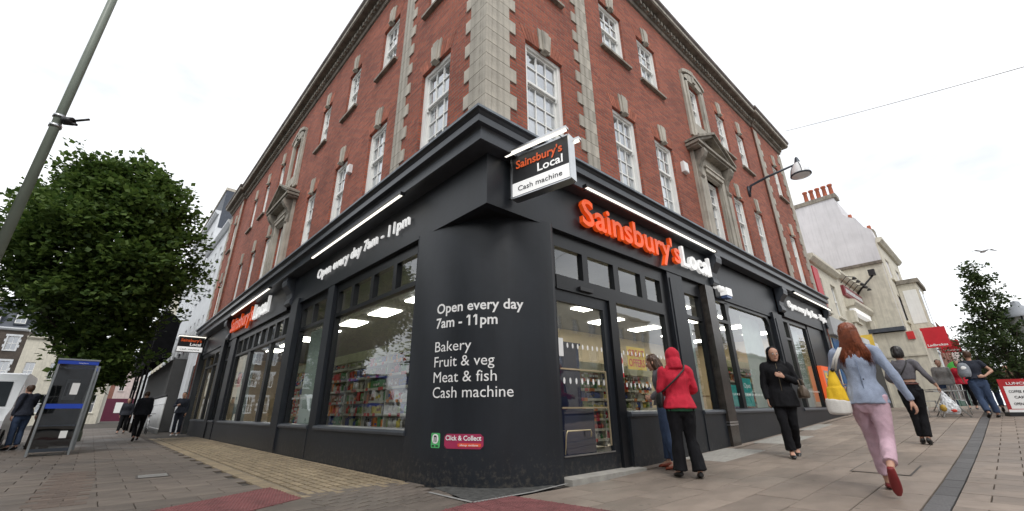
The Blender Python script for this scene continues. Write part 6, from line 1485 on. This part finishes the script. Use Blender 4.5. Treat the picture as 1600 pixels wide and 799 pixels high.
def held(name, label, e_src, cat):      # a carried thing, set out in the carrier's own frame
    e = empty(name, label, cat, tuple(e_src.location), e_src.rotation_euler.z); e.scale = e_src.scale; return e
# 1 red hood
p1, P = person('person in a red hooded fleece and black trousers seen from behind at the shop window', (2.94,-1.14), rad(42), 1.88,
    dict(hd=(0,.045,1.575), tilt=-.25, elR=(.23,.02,1.12), wrR=(.12,.22,1.10), hR=(-.6,.8,0), pR=(-.6,-.6,0), elL=(-.23,.03,1.12), wrL=(-.13,.24,1.08), hL=(.6,.8,0), pL=(.6,-.6,0), knR=(.10,.03,.49), anR=(.13,-.05,.085), toR=(.16,.10,.02), anL=(-.10,.04,.085), toL=(-.13,.20,.02)),
    top=REDC, legs=BLKC, shoes=BLKS, hood=True, top_len=.87, top_w=1.16, flare=.40, leg_w=1.12, cuff=.02, hem=(GREENP,.835,.90,1.14))
b = held('shoulder_bag', 'black cross body bag hanging at the hip of the person in red', p1, 'bag')
mb = MB(); limb(mb, [(-.245,.06,.88,.03,.10),(-.25,.06,.95,.05,.13),(-.24,.05,1.05,.045,.12),(-.23,.05,1.10,.015,.10)]); fuse(mb, 'bag_body', LEATHB, b, .01, 3, .006)
mb = MB(); mb.tube([(-.235,-.02,1.08),(-.20,-.125,1.12),(-.05,-.150,1.25),(.09,-.130,1.38),(.125,-.06,1.455),(.10,.05,1.43),(0,.15,1.30),(-.15,.16,1.15),(-.235,.1,1.08)], .013, 6); mb.build('strap', LEATHB, b)
# 2 jeans
p2, P = person('brown haired person in jeans bent towards the shop window behind the red fleece', (3.62,-.48), rad(118), 1.90,
    dict(hd=(0,.10,1.56), nec=(0,.04,1.42), che=(0,.02,1.26), tilt=-.35, elR=(.22,.05,1.12), wrR=(.12,.18,1.02), hR=(-.6,.8,0), elL=(-.22,.02,1.12), wrL=(-.12,.16,1.0), hL=(.6,.8,0), anR=(.10,.03,.085), toR=(.13,.17,.02), anL=(-.14,-.08,.085), toL=(-.17,.06,.02)),
    top=GREYC, legs=DENIM, shoes=BRNS, hairspec=('medium', HR_BRN), top_len=.90, facing_face=True)
# 3 black parka
p3, P = person('person in a hooded black parka walking towards the camera past the wide shop window', (6.04,-1.62), rad(203), 2.02,
    dict(hd=(0,.03,1.575), tilt=-.12, turn=rad(12), elL=(-.245,.0,1.13), wrL=(-.06,.20,1.20), hL=(.7,.4,.3), pL=(.2,-.9,0), elR=(.225,-.02,1.10), wrR=(.22,.05,.86), hR=(0,.15,-1),
         knR=(.07,.10,.50), anR=(.05,.10,.085), toR=(.05,.26,.02), knL=(-.07,.0,.49), anL=(-.06,-.26,.14), toL=(-.06,-.14,.02), hiL=(-.085,-.01,.90)),
    top=BLKP, legs=BLKC, shoes=BLKS, hood=True, facing_face=True, top_len=.74, top_w=1.14, flare=.2, leg_w=1.0, cuff=.05, hairspec=None)
mb = MB(); mb.tube([(0,.142,.80),(0,.150,1.0),(0,.145,1.2),(0,.10,1.42)], .0035, 6); mb.build('zip', mat('dull_zip', (.16,.13,.08), .4, .5), p3)
b = held('handbag', 'taupe leather handbag hanging from the arm of the person in the black parka', p3, 'bag')
mb = MB(); limb(mb, [(-.30,.0,.87,.07,.14),(-.30,.0,.90,.085,.175),(-.30,.0,1.0,.07,.17),(-.30,0,1.06,.03,.14)]); fuse(mb, 'bag_body', TAUPE, b, .01, 3, .008)
mb = MB()
for x in (-.27,-.33): mb.tube([(x,-.09,1.04),(x+.01,-.06,1.14),(-.25,0,1.18),(x+.01,.06,1.14),(x,.09,1.04)], .009, 6)
mb.build('handle', TAUPE, b)
# 4 red hair
p4, P = person('person with long auburn hair, light blue blazer and lilac trousers walking away from the camera', (3.42,-3.38), rad(9), 1.98,
    dict(hd=(0,.02,1.585), elR=(.27,-.07,1.12), wrR=(.34,-.04,.87), hR=(.3,.15,-1), pR=(-1,.3,0), elL=(-.25,.05,1.12), wrL=(-.20,.20,1.02), hL=(.3,.9,-.2),
         hiR=(.08,-.01,.90), knR=(.06,-.06,.50), anR=(.03,-.31,.26), toR=(.03,-.27,.05), hiL=(-.085,.01,.90), knL=(-.06,.13,.50), anL=(-.03,.22,.085), toL=(-.03,.37,.02)),
    top=BLAZER, legs=LILAC, shoes=REDSH, hairspec=('long', HR_RED), top_len=.845, top_w=.97, leg_w=.95, cuff=.20)
mb = MB(); mb.tube([(0,-.125,.885),(.0,-.122,1.0),(0,-.108,1.12),(.0,-.124,1.28)], .004, 5); mb.build('back_seam', mat('seam_blue', (.15,.19,.27), .9), p4)
mb = MB(); mb.tube([(.018,-.140,1.09),(.018,-.128,1.09)], .008, 6); mb.tube([(-.075,-.125,.86),(.0,-.135,.855),(.075,-.125,.86)], .004, 5); mb.build('button', LEATHB, p4)
b = held('shoulder_bag', 'yellow and white canvas shoulder bag of the person with auburn hair', p4, 'bag'); b.location = b.location + Vector((-.02,-.05,-.05))
mb = MB(); limb(mb, [(-.285,-.06,1.02,.075,.03),(-.285,-.06,1.10,.060,.045),(-.28,-.06,1.18,.045,.03),(-.275,-.06,1.23,.03,.02),(-.275,-.06,1.245,.012,.01)]); limb(mb, [(-.29,-.06,.92,.105,.055),(-.285,-.06,1.06,.078,.05)]); fuse(mb, 'bag_body', YEL, b, .009, 2, .008, (14,14,4))
mb = MB(); limb(mb, [(-.295,-.06,.78,.06,.04),(-.295,-.06,.80,.105,.06),(-.295,-.06,.90,.113,.062),(-.292,-.06,.935,.106,.058)]); fuse(mb, 'bag_base', WCAN, b, .009, 2, .004)
mb = MB()
for dx in (-.02,.03): mb.tube([(-.262+dx*.6,-.05,1.24),(-.215+dx*.5,-.085,1.36),(-.150+dx*.4,-.06,1.475),(-.140+dx*.4,.02,1.475),(-.185,.07,1.36),(-.25,0,1.24)], .012, 6)
mb.build('strap', WCAN, b)
mb = MB(); ball(mb, (-.265,-.08,1.245), .02, 8); mb.build('knot', LEATHB, b)
# 5 grey top
p5, P = person('dark haired person in a grey top and black trousers walking away with a carrier bag', (9.11,-3.14), rad(6), 2.00,
    dict(elR=(.28,-.05,1.15), wrR=(.37,.05,.97), hR=(.3,.4,-.8), pR=(-1,0,0), elL=(-.26,-.06,1.14), wrL=(-.20,.14,1.05), hL=(.2,1,0), knR=(.06,.04,.49), anR=(.03,-.04,.11), toR=(.04,.10,.02), knL=(-.05,.04,.49), anL=(-.05,.05,.11), toL=(-.06,.19,.02), hd=(-.01,.03,1.58), tilt=-.2),
    top=GREYC, legs=BLKC, shoes=BLKS, hairspec=('bob', HR_BLK), top_len=1.02, sleeve=.72, leg_w=.98, top_w=.98, cuff=.06)
mb = MB(); limb(mb, [(0,0,1.005,.150,.116),(0,0,1.035,.146,.113)], n=2); mb.build('belt', mat('brown_belt', (.10,.03,.02), .5), p5)
mb = MB(); mb.tube([(-.16,-.04,1.03),(-.10,-.115,1.12),(.0,-.128,1.26),(.07,-.11,1.38),(.08,-.03,1.44)], .009, 6); mb.build('strap', LEATHB, p5)
for s in (-1,1): mb = MB(); mb.box(WF, -.055*s-.012+(-.01), -.055*s+.012+(-.01), -.09+(.09 if s > 0 else 0), -.065+(.09 if s > 0 else 0), .0, .07); mb.build('heel', BLKS, p5, recalc=False)
b = held('carrier_bag', 'thin white plastic carrier bag full of shopping in the hand of the dark haired person', p5, 'bag')
PLAS = mat('white_plastic_film', (.60,.62,.64), .35, var=.15, vscale=14)
mb = MB(); limb(mb, [(.44,.08,.50,.06,.05),(.44,.08,.53,.12,.08),(.43,.08,.64,.115,.085),(.42,.08,.74,.075,.05),(.405,.08,.84,.03,.02),(.40,.08,.885,.012,.01)]); fuse(mb, 'bag_body', PLAS, b, .009, 2, .02, (20,20,9))
mb = MB(); ball(mb, (.36,.02,.60), (.05,.04,.06)); mb.build('shopping', mat('mustard_packet', (.45,.28,.04), .5), b); mb = MB(); ball(mb, (.47,.03,.56), (.05,.045,.04)); mb.build('shopping', PM_[0], b)
# 6 man with hand on hip
p6, P = person('man in dark T-shirt and jeans, hand on his back, walking away along the channel', (16.9,-3.9), rad(14), 2.05,
    dict(elR=(.33,-.06,1.16), wrR=(.14,-.17,1.02), hR=(-1,-.1,0), pR=(0,1,0), elL=(-.27,.06,1.12), wrL=(-.22,.18,1.0), knR=(.12,.02,.49), anR=(.16,.05,.085), toR=(.17,.2,.02), knL=(-.07,-.01,.49), anL=(-.05,-.2,.12), toL=(-.05,-.06,.02)),
    top=NAVYC, legs=DENIM, shoes=BLKS, hairspec=('short', HR_BRN), male=True, top_len=.97, sleeve=.45, leg_w=1.12, lowres=True)
b = held('rucksack', 'grey and white rucksack slung on the left shoulder of the man in jeans', p6, 'bag')
mb = MB(); limb(mb, [(-.20,-.14,1.02,.10,.05),(-.20,-.15,1.12,.13,.08),(-.19,-.14,1.28,.12,.08),(-.18,-.12,1.38,.07,.05)]); fuse(mb, 'bag_body', mat('rucksack_grey', (.22,.24,.27), .8, var=.4, vscale=9), b, .014, 2); mb = MB(); ball(mb, (-.2,-.21,1.24), (.06,.02,.06)); mb.build('logo_patch', PRINTWHITE, b)
# left street people
NAVYJ = cloth('dark_jacket', (.012,.014,.022)); W4 = dict(knR=(.09,.12,.50), anR=(.08,.22,.10), toR=(.08,.36,.03), knL=(-.09,-.02,.49), anL=(-.08,-.24,.13), toL=(-.08,-.11,.02))
L_ = [('person all in black walking away down the left pavement', (-3.15,18.6), 95, 1.9, NAVYJ, BLKC, BLKS, ('short', HR_BRN), dict(W4, hd=(0,.08,1.55), tilt=-.3)),
 ('man in a navy jacket and jeans leaning into the side of the white van', (-6.05,16.0), 130, 1.95, NAVYC, DENIM, BLKS, ('short', HR_BRN), dict(hd=(0,.10,1.55), che=(0,.05,1.26), nec=(0,.06,1.42), elR=(.22,.1,1.12), wrR=(.15,.30,1.05))),
 ('reddish haired man in a dark coat standing behind the telephone box near the van', (-5.75,17.6), 150, 1.95, NAVYJ, DENIM, BLKS, ('short', HR_RED), {}),
 ('person in dark tracksuit and white trainers by the far left shopfront end', (-1.65,22.6), 250, 2.0, NAVYC, NAVYC, mat('white_trainer', (.75,.75,.76), .5), ('short', HR_BLK), dict(elR=(.25,.05,1.15), wrR=(.10,.22,1.18), hR=(-.6,.5,.2))),
 ('person in a black coat walking under the black canopy', (-3.05,27), 80, 1.9, BLKP, BLKC, BLKS, ('short', HR_BLK), W4),
 ('second person in black further under the black canopy', (-3.7,28.2), 260, 1.85, NAVYJ, BLKC, BLKS, ('bob', HR_BLK), W4)]
R_ = [('person in a pale grey coat among the distant shoppers by the red signs', (20.5,-2.9), 185, 1.95, cloth('pale_grey_coat', (.26,.25,.24)), DENIM, BLKS, ('short', HR_BRN), {}),
 ('person in a red top among the distant shoppers', (22,-3.35), 180, 1.9, REDC, BLKC, BLKS, ('bob', HR_BRN), W4),
 ('person in a white shirt among the distant shoppers', (24.5,-3.6), 10, 1.95, cloth('white_shirt', (.55,.56,.58)), DENIM, BLKS, ('short', HR_BLK), W4),
 ('person in a dark coat walking just left of the man in jeans', (20.2,-4.05), 5, 2.0, NAVYJ, DENIM, BLKS, ('short', HR_BLK), dict(knR=(.09,-.02,.49), anR=(.08,-.24,.13), toR=(.08,-.11,.02), knL=(-.09,.12,.50), anL=(-.08,.22,.10), toL=(-.08,.36,.03))),
 ('person in a brown jacket under the distant trees', (30,-4.6), 185, 1.95, cloth('brown_jacket', (.10,.06,.04)), BLKC, BLKS, ('short', HR_BRN), W4)]
for lb, loc, az, H, tp, lg, sh, hr, J in L_+R_:
    person(lb, loc, rad(az), H, J, top=tp, legs=lg, shoes=sh, hairspec=hr, lowres=True, male='woman' not in lb, top_len=.86)
# ------------------------------------------------------------------ to metres
roots = [o for o in scene.objects if o.parent is None and o.type not in ('CAMERA', 'LIGHT')]
for o in roots:
    o.location = o.location*SC; o.scale = o.scale*SC
